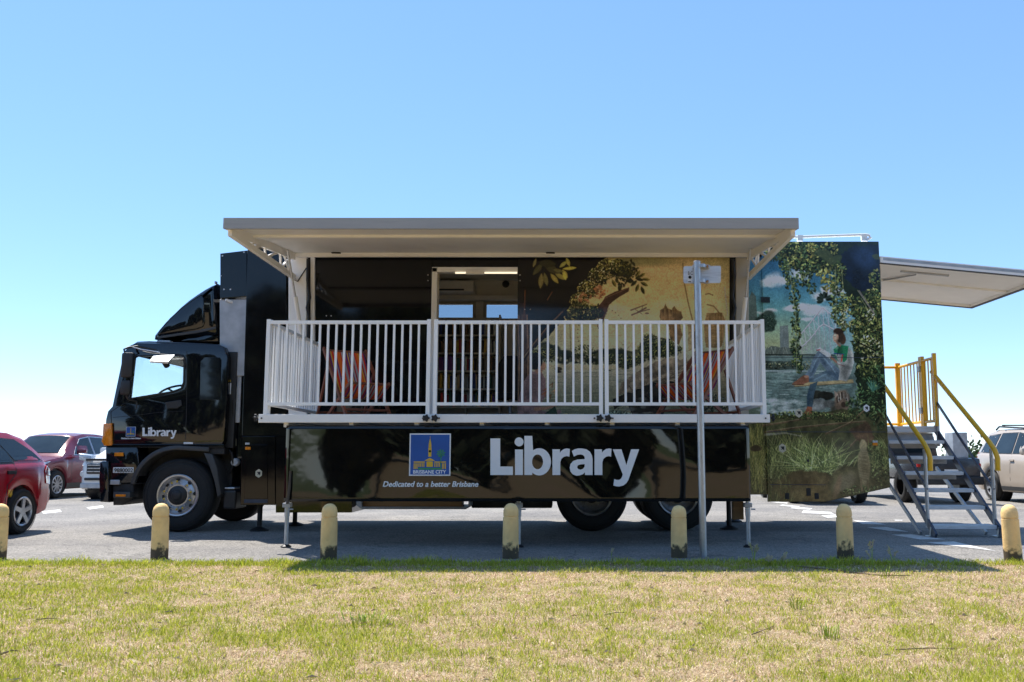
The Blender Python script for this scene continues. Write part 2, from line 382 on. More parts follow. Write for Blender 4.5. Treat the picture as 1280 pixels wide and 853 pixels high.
    def grass(s, x0, x1, y0, y1, n, L, cols, lean=.5, wd=.5):
        for _ in range(n):
            x = s.r.uniform(x0, x1); y = s.r.uniform(y0, y1); l = L*s.r.uniform(.5, 1.3); a = s.r.gauss(0, lean)
            s.line([(x, y), (x+sin(a)*l*.5, y-cos(a)*l*.55), (x+sin(a)*l*1.05, y-cos(a)*l*.95)], wd, hexc(s.r.choice(cols))*s.r.uniform(.8, 1.2), .9, wd*.3)
    def image(s, name, gain=1.0, sat=1.0):
        g = s.a.mean(2, keepdims=True); s.a = g+(s.a-g)*sat
        bl = s.a.copy()
        for ax in (0, 1): bl = sum(np.roll(bl, i, ax) for i in (-1, 0, 1))/3
        a = np.clip(bl*(1+.30*(s.fine[..., None]-.5)+.10*(s.tex[..., None]-.5)), 0, 1)
        lin = np.where(a <= .04045, a/12.92, ((a+.055)/1.055)**2.4)*gain
        lin = np.clip(lin, 0, .85); a = np.where(lin <= .0031308, lin*12.92, 1.055*lin**(1/2.4)-.055)
        im = bpy.data.images.new(name, s.w, s.h); px = np.ones((s.h, s.w, 4), np.float32); px[..., :3] = a[::-1]
        im.pixels.foreach_set(px.ravel()); im.update(); im.pack(); return im
def print_mat(name, im, rough=0.16):
    m = bpy.data.materials.new(name); m.use_nodes = True
    n = m.node_tree.nodes; l = m.node_tree.links; b = n['Principled BSDF']
    t = n.new('ShaderNodeTexImage'); t.image = im; t.extension = 'EXTEND'; t.interpolation = 'Cubic'
    uv = n.new('ShaderNodeUVMap'); uv.uv_map = 'UVMap'
    l.new(uv.outputs[0], t.inputs[0]); l.new(t.outputs[0], b.inputs['Base Color'])
    b.inputs['Roughness'].default_value = rough; b.inputs['Coat Weight'].default_value = .15; b.inputs['Coat Roughness'].default_value = .04
    tc = n.new('ShaderNodeTexCoord'); nz = n.new('ShaderNodeTexNoise'); nz.inputs['Scale'].default_value = 2.0
    bp = n.new('ShaderNodeBump'); bp.inputs['Strength'].default_value = .03; bp.inputs['Distance'].default_value = .02
    l.new(tc.outputs['Object'], nz.inputs['Vector']); l.new(nz.outputs['Fac'], bp.inputs['Height']); l.new(bp.outputs[0], b.inputs['Coat Normal'])
    return m
def print_uv(ob, x0, z0, x1, z1):
    o = org(ob); me = ob.data; uv = me.uv_layers.new(name='UVMap')
    for lp in me.loops:
        c = me.vertices[lp.vertex_index].co; uv.data[lp.index].uv = ((c.x+o.x-x0)/(x1-x0), (c.z+o.z-z0)/(z1-z0))

DK = ['1a2212', '232c16', '11160d', '2f3818', '0c0f0a']
def mural_river():
    """picture on the wall behind the balcony, drawn in photo pixel units"""
    c = Canvas(640, 318, 940, 528, 4); c.textures(11)
    c.vgrad([(318, '8a7850'), (335, 'a88e60'), (375, 'c2a470'), (405, 'c4a874'), (430, 'b5a478'), (448, 'a8a07c'), (458, 'ac9e7c'), (470, '95896c'), (500, '68664c'), (528, '565643')])
    t = c.tex; g = np.clip((c.Y-318)/130, 0, 1)
    c.a *= (1+.14*(t-.5))[..., None]
    left = np.clip((735-c.X)/50, 0, 1)*np.clip((c.Y-395)/20, 0, 1)*np.clip((462-c.Y)/8, 0, 1)   # greener sky over the far shore
    c.a = c.a*(1-.45*left[..., None])+hexc('7c8468')*.45*left[..., None]
    for (x, y, rx, ry, a) in [(770, 386, 14, 4, .5), (838, 382, 16, 5, .45), (690, 446, 16, 5, .8), (845, 425, 22, 9, .45), (875, 345, 40, 4, .2), (820, 340, 30, 5, .15), (905, 360, 12, 9, .2)]:
        c.ell(x, y, rx, ry, 'cbb896', a, .8, 0, rough=3)
    c.ell(900, 335, 22, 26, '7c7d4c', .35, 1.0); c.ell(800, 327, 40, 6, '5c5f3a', .6, .9)
    # wheel of lights and wires
    for k in range(40):
        a = 2*pi*k/40; c.ell(752+cos(a)*30, 418+sin(a)*32, .9, .7, '4d4630', .7, .5)
    for k in range(16):
        a = 2*pi*k/16; c.line([(752, 418), (752+cos(a)*28, 418+sin(a)*30)], .25, '7a6c48', .5)
    c.line([(712, 398), (714, 452)], .9, '5a4f36', .8); c.line([(782, 420), (700, 425)], .4, '7c6e4a', .6); c.line([(790, 430), (770, 455)], .4, '6b5f40', .6)
    # far shore: trees, houses, beach
    for _ in range(60):
        x = c.r.uniform(660, 800); c.ell(x, 447+c.r.uniform(-6, 6)-(6 if x < 700 else 0), c.r.uniform(4, 9), c.r.uniform(3, 6), c.r.choice(['23261a', '2d3019', '3a3a1e', '191c12']), .9, .4, rough=2)
    c.foliage([(680, 445, 22, 9), (730, 441, 14, 9), (770, 450, 22, 6)], 700, 2.2, ['3b3d1c', '50502a', '22251a', '66602f'])
    for _ in range(38):
        x = c.r.uniform(698, 745); y = c.r.uniform(446, 456); c.poly([(x, y), (x+2.5, y), (x+2.5, y+2.4), (x, y+2.4)], c.r.choice(['9a8c68', '6a6048', '4b4535', 'b5a886']), .8)
    c.poly([(675, 457), (800, 458), (800, 463), (740, 464), (675, 462)], 'a2906a', .9, .1, 1)
    for y in np.linspace(463, 527, 70):
        for _ in range(5):
            x = c.r.uniform(650, 935); L = c.r.uniform(5, 26); c.line([(x, y), (x+L*.5, y+c.r.uniform(-.5, .5)), (x+L, y)], c.r.uniform(.3, .9), c.r.choice(['8f8764', '3f4234', '4d5242', 'a89e7c', '5d5f4c']), .5)
    c.ell(698, 462.5, 4.5, 2.6, '2a2318', .9, .3); c.ell(698, 466, 4, 1.4, '19150f', .9, .3); c.line([(755, 464), (763, 464.5)], 1.2, '2b2519', .9)
    # dark overhanging crown and trunk
    c.poly([(620, 300), (775, 300), (762, 318), (752, 332), (738, 350), (728, 362), (716, 384), (706, 398), (697, 408), (685, 424), (668, 436), (660, 450), (657, 545), (620, 545)], '0f0c0c', 1, .5, 3)
    c.poly([(648, 380), (656, 380), (662, 430), (666, 470), (662, 528), (644, 528), (646, 440)], '30211a', .9, .7, 2)
    for k in range(16):
        x = c.r.uniform(648, 664); c.line([(x-2, 395), (x, 440), (x+c.r.uniform(-3, 3), 520)], c.r.uniform(.5, 1.4), c.r.choice(['5a3f2c', '7a5a40', '1c1310', '452f22']), .8)
    c.line([(653, 452), (664, 436), (682, 414), (700, 394), (706, 388)], 5.5, '2a1d16', .95, 2.2, .6); c.line([(655, 448), (668, 430), (684, 410), (703, 391)], 1.5, '6d5238', .8)
    c.line([(655, 405), (656, 364)], 2.0, '4a2c1e', .9); c.line([(684, 376), (690, 366)], 1.4, '5d3426', .8)
    # large pale leaves hanging at the top
    for (x, y, L, W, a, cc) in [(676, 352, 22, 8, 1.65, '6c6134'), (682, 350, 20, 7, 1.35, '5c552f'), (693, 349, 18, 7, .9, '8a7c36'), (700, 346, 18, 7, .6, '7d7436'), (706, 343, 14, 7, 1.0, '97883a'), (712, 336, 20, 5.5, -.1, 'a3963a'), (706, 346, 12, 6, 1.3, 'b0a140'), (704, 331, 14, 6, -.7, '86813b'), (710, 328, 13, 6, 1.2, '8c8338'), (690, 337, 24, 12, .5, '39351f'), (672, 337, 22, 9, -.9, '3f3c22'), (668, 329, 14, 5, 1.9, '5c5533'), (684, 330, 26, 12, .1, '2c2a19'), (698, 339, 14, 6, .2, '55502a')]:
        c.leaf(x, y, L, W, a, cc); c.line([(x-cos(a)*L*.4, y-sin(a)*L*.4), (x+cos(a)*L*.4, y+sin(a)*L*.4)], .35, hexc(cc)*1.3, .7)
    # diagonal garland
    gar = [(716, 395, 10, 10), (724, 378, 12, 11), (735, 362, 13, 11), (748, 347, 13, 12), (760, 336, 14, 12), (772, 333, 12, 9), (782, 338, 9, 9), (745, 390, 13, 8), (730, 398, 16, 6)]
    for b in gar: c.ell(b[0], b[1], b[2]*.8, b[3]*.8, '1e2014', .85, .5, rough=4)
    c.foliage(gar, 1500, 4.0, ['1b1e12', '2c2e18', '4e4b24', '6e6330', '8d7c40', '0f120c', '39401f'])
    for b in gar[1:5]: c.foliage([b], 46, 2.2, ['b39c62', 'c2ad78', 'a5854c'])
    c.foliage([(778, 345, 8, 14), (788, 335, 10, 10), (790, 346, 9, 8)], 120, 5.2, ['16180e', '22240f', '3a3616'])
    for (x, y, a) in [(803, 345, -.6), (808, 350, .1), (806, 356, .5), (804, 364, 1.2), (797, 361, 1.9), (800, 350, .3), (793, 355, 2.4), (798, 343, -1.0), (775, 362, 1.4), (768, 355, 1.1)]:
        c.leaf(x, y, 12, 5, a, c.r.choice(['54501f', '2b2c14', '6b602a', '201f10'])); c.leaf(x-1, y+.4, 9, 2.2, a, '12130b', .7)
    c.poly([(752, 398), (748, 385), (757, 372), (768, 366), (787, 360), (786, 365), (772, 374), (762, 382), (756, 398), (752, 412), (747, 412)], '35221a', 1, .5, .8)
    c.line([(756, 374), (785, 361.5)], 1.0, '6b4a35', .8); c.line([(749, 390), (747, 410)], 1.2, '5d4330', .8)
    for _ in range(60):
        a = c.r.uniform(0, 6.3); q = sqrt(c.r.random()); x, y = (750+cos(a)*q*9, 366+sin(a)*q*8) if _ % 3 else (730+cos(a)*q*11, 373+sin(a)*q*7)
        c.ell(x, y, c.r.uniform(1, 2.4), c.r.uniform(.8, 1.9), c.r.choice(['b07f55', 'c2956a', '8a5536', 'a8683f', '6b3f28']), .85, .4)
    c.foliage([(738, 392, 18, 8)], 160, 3, ['1b2215', '2c3520', '11150e'])
    # biplane, floating rock and balloon basket
    for p in [[(789, 389), (797, 386), (809, 381.5)], [(790, 395), (800, 391), (812, 388)]]: c.line(p, 1.9, '5b4630', .95, 1.2)
    c.line([(793, 387), (803, 394)], .7, '5b4630'); c.line([(797, 392), (808, 386)], 1.8, '4a3825', .9); c.ell(809, 393, 2.5, 1, '4a3825', .8, .4); c.line([(804, 383), (802, 391)], .6, '5b4630')
    c.poly([(824, 397), (826, 389), (830, 386), (832, 381), (835, 387), (840, 389), (844, 384), (847, 389), (852, 391), (854, 398), (850, 404), (853, 420), (848, 432), (838, 425), (836, 408), (827, 401)], '70532f', .95, .6, 1.2)
    for k in range(14): x = c.r.uniform(827, 851); c.line([(x, 388), (x+c.r.uniform(-1.5, 1.5), 403)], .6, c.r.choice(['8d6c40', '503820', 'a28350']), .8)
    for (a, b, cc, d) in [((855, 330), (856, 352), (861, 380), (866, 402)), ((873, 350), (871, 380), (872, 405), (872, 430)), ((885, 382), (893, 384), (900, 393), (905, 412)), ((883, 369), (887, 368), (892, 370), (892, 370))]:
        c.line([a, b, cc, d], 1.7, '6b5836', .85)
    c.poly([(884, 393), (903, 392), (906, 400), (905, 425), (900, 436), (882, 436), (880, 410)], '80623a', .95, .3, .8)
    for k in range(12): x = 884+k*1.8; c.line([(x, 394), (x+c.r.uniform(-1, 1), 434)], .5, c.r.choice(['5a4226', 'a08050', '927244']), .7)
    for k in range(9): y = 396+k*4.5; c.line([(882, y), (904, y+.6)], .4, '5d4527', .6)
    c.poly([(860, 404), (868, 404), (870, 436), (860, 440)], '8a744c', .9, .4, 1); c.poly([(864, 415), (869, 415), (871, 436), (866, 438)], '3f2c1c', .8, .4, 1); c.line([(907, 360), (910, 395)], 1.6, '9a9a94', .8); c.line([(908, 395), (903, 440)], 1.2, '8b8468', .7)
    # headland bushes, log with shadow
    c.ell(824, 455, 36, 17, '9a8a68', .8, .5, rough=4)
    bs = [(812, 436, 16, 9), (828, 432, 15, 9), (840, 438, 12, 8), (808, 446, 12, 7), (812, 424, 9, 6), (790, 452, 14, 7), (782, 458, 10, 5), (826, 444, 14, 5)]
    for b in bs: c.ell(b[0], b[1], b[2]*.8, b[3]*.8, '262a16', .9, .5, rough=3)
    c.foliage(bs, 900, 2.4, ['23281a', '3b421f', '565629', '6c6730', '171a10'])
    c.poly([(768, 498), (776, 480), (795, 466), (815, 455), (838, 449), (858, 450), (868, 462), (866, 480), (850, 488), (836, 498), (820, 520), (800, 528), (785, 528), (790, 505), (778, 492)], '6b5a44', 1, .7, 3)
    for _ in range(150):
        x = c.r.uniform(775, 860); y = 500-(x-770)*.5+c.r.uniform(-3, 30)*.8; c.line([(x, y), (x+8, y-4-c.r.uniform(0, 2)), (x+16, y-6)], c.r.uniform(.4, 1.1), c.r.choice(['8d7a5c', '4b3d2e', '2e251d', 'a08d6a', '6f5c46']), .65)
    c.poly([(764, 500), (790, 490), (812, 480), (846, 478), (860, 484), (838, 500), (822, 528), (790, 528), (786, 505), (768, 512)], '171412', .92, .5, 3)
    for _ in range(60): x = c.r.uniform(770, 858); y = c.r.uniform(478, 526); c.line([(x, y), (x+c.r.uniform(-4, 6), y+c.r.uniform(-4, 5))], .7, c.r.choice(['4b4032', '2b241c', '0c0b0a']), .6)
    c.foliage([(880, 505, 35, 12), (770, 520, 20, 7), (900, 515, 30, 9)], 420, 3.2, ['3e463c', '2a3229', '59604e', '717a66', '1d241f'])
    for _ in range(26): x = c.r.uniform(768, 930); y = c.r.uniform(498, 526); c.ell(x, y, c.r.uniform(2, 8), c.r.uniform(1, 2.4), '8d8e7e', .4, .7, rough=1.5)
    # reader seen from behind, printed
    c.poly([(645, 528), (648, 500), (655, 478), (664, 466), (676, 464), (682, 476), (683, 495), (676, 505), (678, 514), (690, 516), (700, 512), (702, 516), (690, 524), (676, 528)], '6e5450', 1, .35, .8)
    for _ in range(40): x = c.r.uniform(652, 680); y = c.r.uniform(470, 520); c.line([(x, y), (x+c.r.uniform(-2, 2), y+8)], .5, c.r.choice(['836660', '54403d', '775a55']), .5)
    c.ell(673.5, 460, 5.5, 9, '8d6248', 1, .2, rough=.5); c.ell(680, 459, 2.2, 5, '9a6d50', 1, .3); c.ell(670, 453, 8, 10.5, '0d0b0b', 1, .15, .2, rough=.8); c.ell(676, 461, 1.4, 2.2, '8d6248', 1, .3)
    c.line([(670, 512), (682, 511), (694, 508)], 4.5, '8a6148', 1, 3); c.poly([(678, 520), (694, 508), (697, 518), (690, 528), (680, 528)], '1f3227', 1, .2, .5)
    for (x, y) in [(680, 489), (687, 483), (685, 497), (690, 491), (678, 494)]: c.line([(x, y), (x+4, y-3), (x+3, y+2)], 1.4, c.r.choice(['8d4a2a', '6b4a30', 'a3784d']), .9)
    c.ell(708, 526, 14, 8, '6d6134', .9, .2); c.line([(697, 520), (708, 517.5), (720, 524)], 1, 'a39150', .9)
    return c.image('river_picture', 2.2, .88)

def mural_garden():
    """picture on the rear side panel"""
    c = Canvas(932, 296, 1120, 640, 4); c.textures(23)
    c.vgrad([(296, '22415a'), (330, '24506a'), (360, '36697c'), (385, '4d8386'), (410, '7a9478'), (432, '93996a'), (448, '8f9470'), (462, '687a70'), (500, '5c7068'), (520, '55604a'), (640, '3a3a22')])
    rt = np.clip((c.X-985)/60, 0, 1)*np.clip((c.Y-360)/30, 0, 1)*np.clip((462-c.Y)/8, 0, 1); c.a = c.a*(1-.6*rt[..., None])+hexc('5f90a6')*.6*rt[..., None]
    c.a *= (1+.2*(c.tex-.5))[..., None]
    for (x, y, rx, ry) in [(975, 350, 11, 6), (962, 355, 9, 5), (984, 354, 8, 4), (964, 391, 9, 3), (958, 394, 8, 2.5), (990, 388, 8, 4), (1004, 344, 9, 8), (1030, 372, 12, 8), (1022, 390, 16, 8), (1040, 366, 9, 6), (1008, 386, 8, 5), (1012, 402, 7, 2.5), (1052, 366, 6, 8)]:
        for _ in range(7): c.ell(x+c.r.gauss(0, rx*.4), y+c.r.gauss(0, ry*.3), rx*c.r.uniform(.4, .8), ry*c.r.uniform(.4, .9), c.r.choice(['b9b8b0', 'a9acaa', 'c8c4b8']), .55, .7, rough=2)
    # skyline, bridge
    c.poly([(976.5, 411), (987, 409.5), (987.5, 446), (976, 446)], '5e6660', 1, .2); [c.line([(978+i*2, 411), (978+i*2, 446)], .35, '7d857a', .8) for i in range(5)]
    c.poly([(939, 375), (943, 366), (948, 372), (950, 430), (938, 430)], '4a564c', .9, .2)
    for (x, y, r) in [(955, 403, 9), (962, 398, 9), (966, 406, 7), (958, 412, 8), (966, 414, 5)]: c.ell(x, y, r, r*.8, '26352c', .9, .35, rough=2)
    c.foliage([(960, 406, 12, 11)], 160, 2, ['2c3d30', '1b2a22', '3d4f3c'])
    c.poly([(955, 442), (965, 436), (976, 437), (990, 438), (1000, 436), (1000, 448), (955, 448)], '4b5248', .9, .5, 1.5)
    for k in range(26): x = c.r.uniform(955, 1005); c.line([(x, 437), (x+c.r.uniform(-6, 6), 448)], .5, c.r.choice(['7b8070', '3a4038', '969680']), .8)
    pk = (1031, 387)
    tc_ = [(1001, 423), (1007, 416), (1013, 409), (1019, 401.5), (1025, 394), (1031, 387), (1037, 392), (1046, 399)]; bc_ = [(1003, 437), (1009, 432), (1015, 426), (1021, 419), (1026, 412), (1032, 408), (1039, 412), (1047, 416)]
    for q_ in (tc_, bc_): c.line(q_, 1.5, 'bdb2b2', 1); c.line([(a, b+.7) for a, b in q_], .5, '6b6266', .7)
    for a, b in zip(tc_, bc_): c.line([a, b], .9, 'b3a8aa', .95); c.line([b, (b[0]+.6, 441)], .7, 'a0979a', .9)
    for a, b in zip(tc_[:-1], bc_[1:]): c.line([a, b], .7, 'a89ea0', .9)
    for a, b in zip(bc_[:-1], bc_[1:]): c.line([a, (b[0]+.5, 441)], .5, '8f8789', .8); c.line([b, (a[0]+.5, 441)], .5, '8f8789', .8)
    for k in range(14): c.line([(1003+k*3, 440), (1005+k*3, 446)], .5, '8a8488', .8)
    # river
    c.poly([(950, 448), (1070, 448), (1070, 522), (950, 522)], '56685f', .9, .5, 1)
    c.poly([(952, 454), (1004, 455), (1004, 465), (952, 466)], '30382f', .9, .6, 1.5); c.foliage([(975, 460, 22, 4), (1010, 460, 8, 5)], 130, 2.4, ['3b4636', '5b6045', '222b22', '8a8258'])
    for y in np.linspace(466, 521, 70):
        for _ in range(3):
            x = c.r.uniform(948, 1050); L = c.r.uniform(4, 18); c.line([(x, y), (x+L*.5, y+c.r.uniform(-1, 1)), (x+L, y+.5)], c.r.uniform(.4, 1.3), c.r.choice(['8d9c90', '3b4d45', '2f433c', 'b0b8aa', '6c8074']), .55)
    for _ in range(50): x = c.r.uniform(950, 1000); c.ell(x, 506+c.r.uniform(-6, 12)+(x-950)*.1, c.r.uniform(2, 7), c.r.uniform(1, 3), 'b8bbb0', .35, .7, rough=2)
    c.line([(950, 446.5), (1108, 447.5)], 1.4, '1d211c', .95); c.line([(950, 467), (1048, 467.5)], .8, 'b9bcb6', .9)
    for (x, y, rx, ry, cc) in [(1020, 497, 9, 5, '26261f'), (1032, 498, 10, 5, '1c1c18'), (1022, 509, 12, 7, '6d6e66'), (1036, 508, 9, 5, '54554d'), (1012, 515, 9, 4, '7c7c72'), (1045, 514, 9, 5, '474335')]: c.ell(x, y, rx, ry, cc, 1, .3, mott=.5, rough=2)
    # crown of leaves over the top and down the right
    c.poly([(1060, 302), (1112, 280), (1135, 560), (1095, 560), (1074, 500), (1068, 450), (1074, 400), (1062, 372), (1050, 350)], '172014', .95, .6, 5)
    c.poly([(945, 282), (1130, 282), (1112, 330), (1080, 345), (1040, 338), (1005, 340), (978, 322), (962, 312)], '152015', .95, .6, 5)
    c.poly([(1056, 318), (1072, 308), (1108, 306), (1108, 350), (1096, 362), (1082, 368), (1068, 358), (1058, 344)], '0d1626', .97, .5, 4)
    c.ell(1088, 322, 15, 14, '1b3050', .7, .9)
    top_ = [(975, 318, 14, 10), (995, 314, 16, 12), (1015, 316, 16, 12), (1030, 322, 14, 14), (1005, 330, 14, 10), (985, 330, 9, 9), (1042, 312, 12, 10), (1022, 335, 12, 8), (1040, 334, 12, 9)]
    c.foliage(top_, 1100, 4.6, ['1c2816', '2b3a1e', '465026', '65652e', '0f160e', '7d7636', '354527'])
    c.foliage([(1020, 314, 9, 9), (1034, 346, 9, 9), (1040, 356, 9, 12)], 130, 4.2, ['8f8136', 'a3903f', '6d672e', '4e5325'])
    for (x, y, L, a) in [(1040, 322, 24, 1.2), (1032, 318, 20, .5), (1050, 326, 22, -.6), (1102, 322, 14, .2)]: c.leaf(x, y, L, L*.6, a, '3a4428', .85)
    vines = [(988, 340, 7, 10), (992, 356, 8, 10), (996, 372, 7, 10), (998, 388, 4, 10), (996, 404, 5, 12), (997, 420, 6, 10), (995, 436, 7, 10), (997, 452, 7, 10), (999, 464, 5, 6), (1008, 350, 10, 10), (1014, 340, 9, 9), (1018, 362, 6, 8)]
    c.foliage(vines, 620, 3.8, ['24331c', '3b4a26', '586431', '74783d', '141c11', '2f4230'])
    rgt = [(1054, 340, 9, 12), (1050, 360, 8, 12), (1056, 380, 9, 12), (1050, 395, 9, 12), (1055, 410, 7, 8), (1070, 385, 12, 14), (1082, 400, 14, 16), (1095, 380, 12, 18), (1100, 350, 9, 12), (1096, 420, 14, 18), (1080, 430, 14, 18), (1098, 450, 12, 18), (1085, 465, 14, 14), (1104, 400, 8, 30), (1072, 412, 9, 10), (1044, 378, 7, 7)]
    c.foliage(rgt, 2300, 3.8, ['1a2413', '2e3b1b', '4a5226', '6a692f', '868040', '0e140c', '3a4c2a', '556030'])
    c.foliage([(1088, 440, 14, 20), (1060, 400, 8, 16), (1092, 395, 8, 10)], 120, 3.2, ['a39a60', '8f8a4a', 'b3ab80'])
    for p in [[(1049, 335), (1048, 410)], [(1057, 335), (1060, 420)], [(990, 330), (993, 360), (997, 400), (996, 470)], [(1080, 375), (1094, 400)], [(1076, 365), (1098, 398)], [(1074, 425), (1090, 440), (1102, 450)]]: c.line(p, .8, '8a8c5e', .7)
    c.line([(1078, 366), (1096, 395)], 2.2, '7a6c66', .7); c.line([(1072, 430), (1096, 442)], 1.6, '0f120d', .9)
    for k in range(14): a = c.r.uniform(pi*.9, pi*2.1); c.leaf(1034+cos(a)*6, 378+sin(a)*7, 10, 4, a, c.r.choice(['1a241a', '26332a', '11180f']))
    # swing and reader, printed
    c.poly([(990, 483), (1066, 477.5), (1067, 482), (995, 487)], '9a8458', 1, .2, .4); c.line([(992, 486.6), (1066, 482)], .8, '5d4c30')
    c.poly([(1012, 484), (1022, 480), (1017, 496), (1014, 514), (1007, 514), (1008, 498)], '364850', 1, .3, .5)
    c.poly([(1010, 481), (1014, 474), (1034, 466), (1048, 466), (1050, 478), (1030, 480)], '4c5c62', 1, .3, .5)
    c.poly([(1004, 474), (1011, 466), (1019, 448), (1025, 441), (1031, 444), (1040, 456), (1051, 466), (1048, 479), (1040, 474), (1030, 462), (1026, 456), (1020, 468), (1012, 478)], '566670', 1, .35, .6)
    for p in [[(1014, 468), (1020, 455), (1026, 446)], [(1030, 450), (1040, 462), (1046, 472)], [(1018, 478), (1034, 470)]]: c.line(p, 2.2, '7d98a0', .28); c.line(p, 1.0, '8aa6ae', .3)
    for (x, y, rx, ry, a) in [(1018, 464, 2, 9, .5), (1038, 470, 8, 2.2, .1), (1046, 474, 5, 4, 0), (1030, 455, 2.5, 7, -.6), (1012, 478, 4, 2, 0), (1010, 500, 2, 10, .1)]: c.ell(x, y, rx, ry, '1f3040', .45, 1.0, a, rough=.6)
    c.poly([(990, 483), (998, 477), (1005, 472), (1011, 474), (1011, 481), (1002, 484)], '7d4c35', 1, .2, .4); c.line([(990, 484), (1004, 484)], 1, '4a2016')
    c.poly([(1000, 523), (1006, 516), (1008, 511), (1014, 512), (1014, 522), (1006, 525)], '8a4a2e', 1, .2, .4); c.ell(1008, 474, 3, 1.6, '9a6d50', 1, .3)
    c.poly([(1046, 452), (1050, 466), (1048, 478), (1058, 480), (1064, 470), (1068, 456), (1067, 444), (1062, 437), (1056, 436)], '98958a', 1, .25, .5)
    c.poly([(1043, 440), (1050, 434), (1062, 436), (1060, 448), (1058, 458), (1050, 458), (1045, 450)], '1f7348', 1, .2, .4)
    c.poly([(1045, 446), (1054, 446), (1054, 456), (1049, 456)], '8d8a80', 1, .1); c.line([(1043.5, 445), (1056, 446.2)], 1.2, '27306b', 1); c.line([(1054, 447), (1052, 457)], 1.6, 'b03a2c', 1); c.line([(1051, 436), (1047, 449)], .5, '10241a')
    c.poly([(1062, 438), (1068, 446), (1068, 458), (1060, 466), (1048, 460), (1047, 455), (1056, 456), (1062, 450)], 'a19f93', 1, .25, .4); c.line([(1047, 458), (1056, 461)], .7, '8d4a3e')
    c.line([(1038, 448), (1046, 456)], 2.6, '8a5c45', 1); c.poly([(1022, 440), (1026, 437), (1040, 446), (1038, 452)], 'b3b0a6', .9, .1); c.line([(1022, 441), (1026, 440.5)], 1.2, '9a2430')
    c.ell(1050, 423, 6.5, 9, '35221a', 1, .2, .2, rough=.6); c.ell(1055, 427, 4, 7, '4a3022', 1, .25, rough=.5); c.ell(1046.5, 425, 3.6, 5.8, 'b98a6c', 1, .2, .15); c.line([(1047, 430), (1051, 435)], 3.4, 'a3765a'); c.line([(1044.2, 424), (1046, 423.8)], .6, '2a1a14'); c.line([(1044.5, 428.6), (1046, 428.6)], .6, '8a4038'); c.ell(1049, 417, 5.5, 3.8, '2d1d16', 1, .3, -.2)
    for (x, y, rx, ry, a) in [(1063, 452, 3, 10, .1), (1056, 470, 5, 8, 0), (1052, 441, 3, 6, 0), (1059, 462, 6, 2.5, .3), (1053, 426, 4, 8, .2), (1049, 430, 2, 3, 0)]: c.ell(x, y, rx, ry, '1a1c18', .4, 1.0, a, rough=.8)
    for (x, y, rx, ry) in [(1066, 444, 1.5, 6), (1047, 438, 2, 2), (1045.5, 422, 1.6, 3)]: c.ell(x, y, rx, ry, 'd8d0b8', .35, 1.0)
    # animal face, undergrowth
    c.ell(1052, 505, 10, 14, '6b5440', .95, .3, rough=2, mott=.5)
    for k in range(26): c.line([(1044+k*.65, 493+abs(k-13)*.3), (1045+k*.6, 500+abs(k-13)*.6)], .8, c.r.choice(['2b2019', 'a89a84', '4b382a', 'c2b8a2']), .8)
    for x in (1048, 1057): c.ell(x, 502, 1.8, 2.0, 'a8a294', .45, .8); c.ell(x, 502.4, .9, 1.1, '15120f', .8, .6)
    c.poly([(1043, 502), (1042, 491), (1047, 496)], '8d7660'); c.ell(1053, 509, 3, 3.5, '33261d', 1, .4)
    c.poly([(950, 520), (985, 522), (1020, 520), (1060, 514), (1140, 510), (1140, 660), (915, 660), (920, 530)], '3f3d22', 1, .5, 3)
    c.foliage([(1082, 500, 14, 24), (1096, 500, 12, 40), (1070, 510, 14, 12)], 520, 5, ['24351f', '35502d', '182215', '4b6338', '0f170e', '5f6f3a'], .3)
    for k in range(18): a = c.r.uniform(-2.4, -.4); c.line([(1090, 492), (1090+cos(a)*13, 492+sin(a)*13)], 1.6, c.r.choice(['4d7a62', '2f5a47', '3b6450']), .9, .5)
    for p in [[(952, 535), (985, 530), (1020, 524), (1050, 519)], [(955, 543), (990, 538), (1040, 533), (1080, 530)], [(1030, 545), (1060, 532), (1080, 515)], [(1060, 560), (1075, 545), (1085, 535)]]: c.line(p, c.r.uniform(2, 4), '4f3a26', .9, 1.5, .6); c.line([(a, b-1) for a, b in p], .7, '8a7350', .7)
    c.line([(955, 546), (980, 544), (1000, 548)], 3, '7c7560', .8, 1, .4); c.foliage([(1000, 522, 40, 5), (1050, 524, 22, 6)], 380, 2.6, ['4b5a2c', '2f3a1c', '6d7038', '1d2413'])
    c.poly([(1058, 540), (1082, 530), (1090, 548), (1082, 570), (1070, 556)], '4a3524', .95, .6, 2)
    c.grass(952, 1010, 565, 600, 420, 26, ['6d6f34', '8d8a45', '4b5226', 'a39c58', '353c1d'], .5, .7)
    for _ in range(420):
        a = c.r.gauss(-1.57, .75); L = c.r.uniform(16, 42); x = 1020+c.r.gauss(0, 13); y = 588+c.r.gauss(0, 5)
        c.line([(x, y), (x+cos(a)*L*.6, y+sin(a)*L*.65), (x+cos(a)*L*1.1, y+sin(a)*L*.95)], .9, hexc(c.r.choice(['7f8640', '9f9f52', '59662e', 'c4bf78', '414c23']))*c.r.uniform(.8, 1.15), .9, .3)
    c.ell(1006, 612, 42, 22, '554526', 1, .12, mott=.6, rough=3); c.ell(1058, 606, 26, 22, '4a4226', 1, .15, mott=.6, rough=3); c.ell(1052, 604, 16, 9, '7b6a4a', .7, .6, -.6, rough=2); c.ell(1042, 610, 4, 14, '8a6240', .6, .6, .3, rough=1)
    c.grass(936, 952, 545, 618, 360, 20, ['8a7a36', 'a3924a', '5d5a28', '75702f', '3d3d1c'], .25, .7); c.ell(943, 563, 7, 4, '3a2c1c', .95, .3, rough=1)
    c.grass(952, 985, 590, 640, 150, 14, ['5d5c2c', '3b401e', '7a743a'], .5, .6)
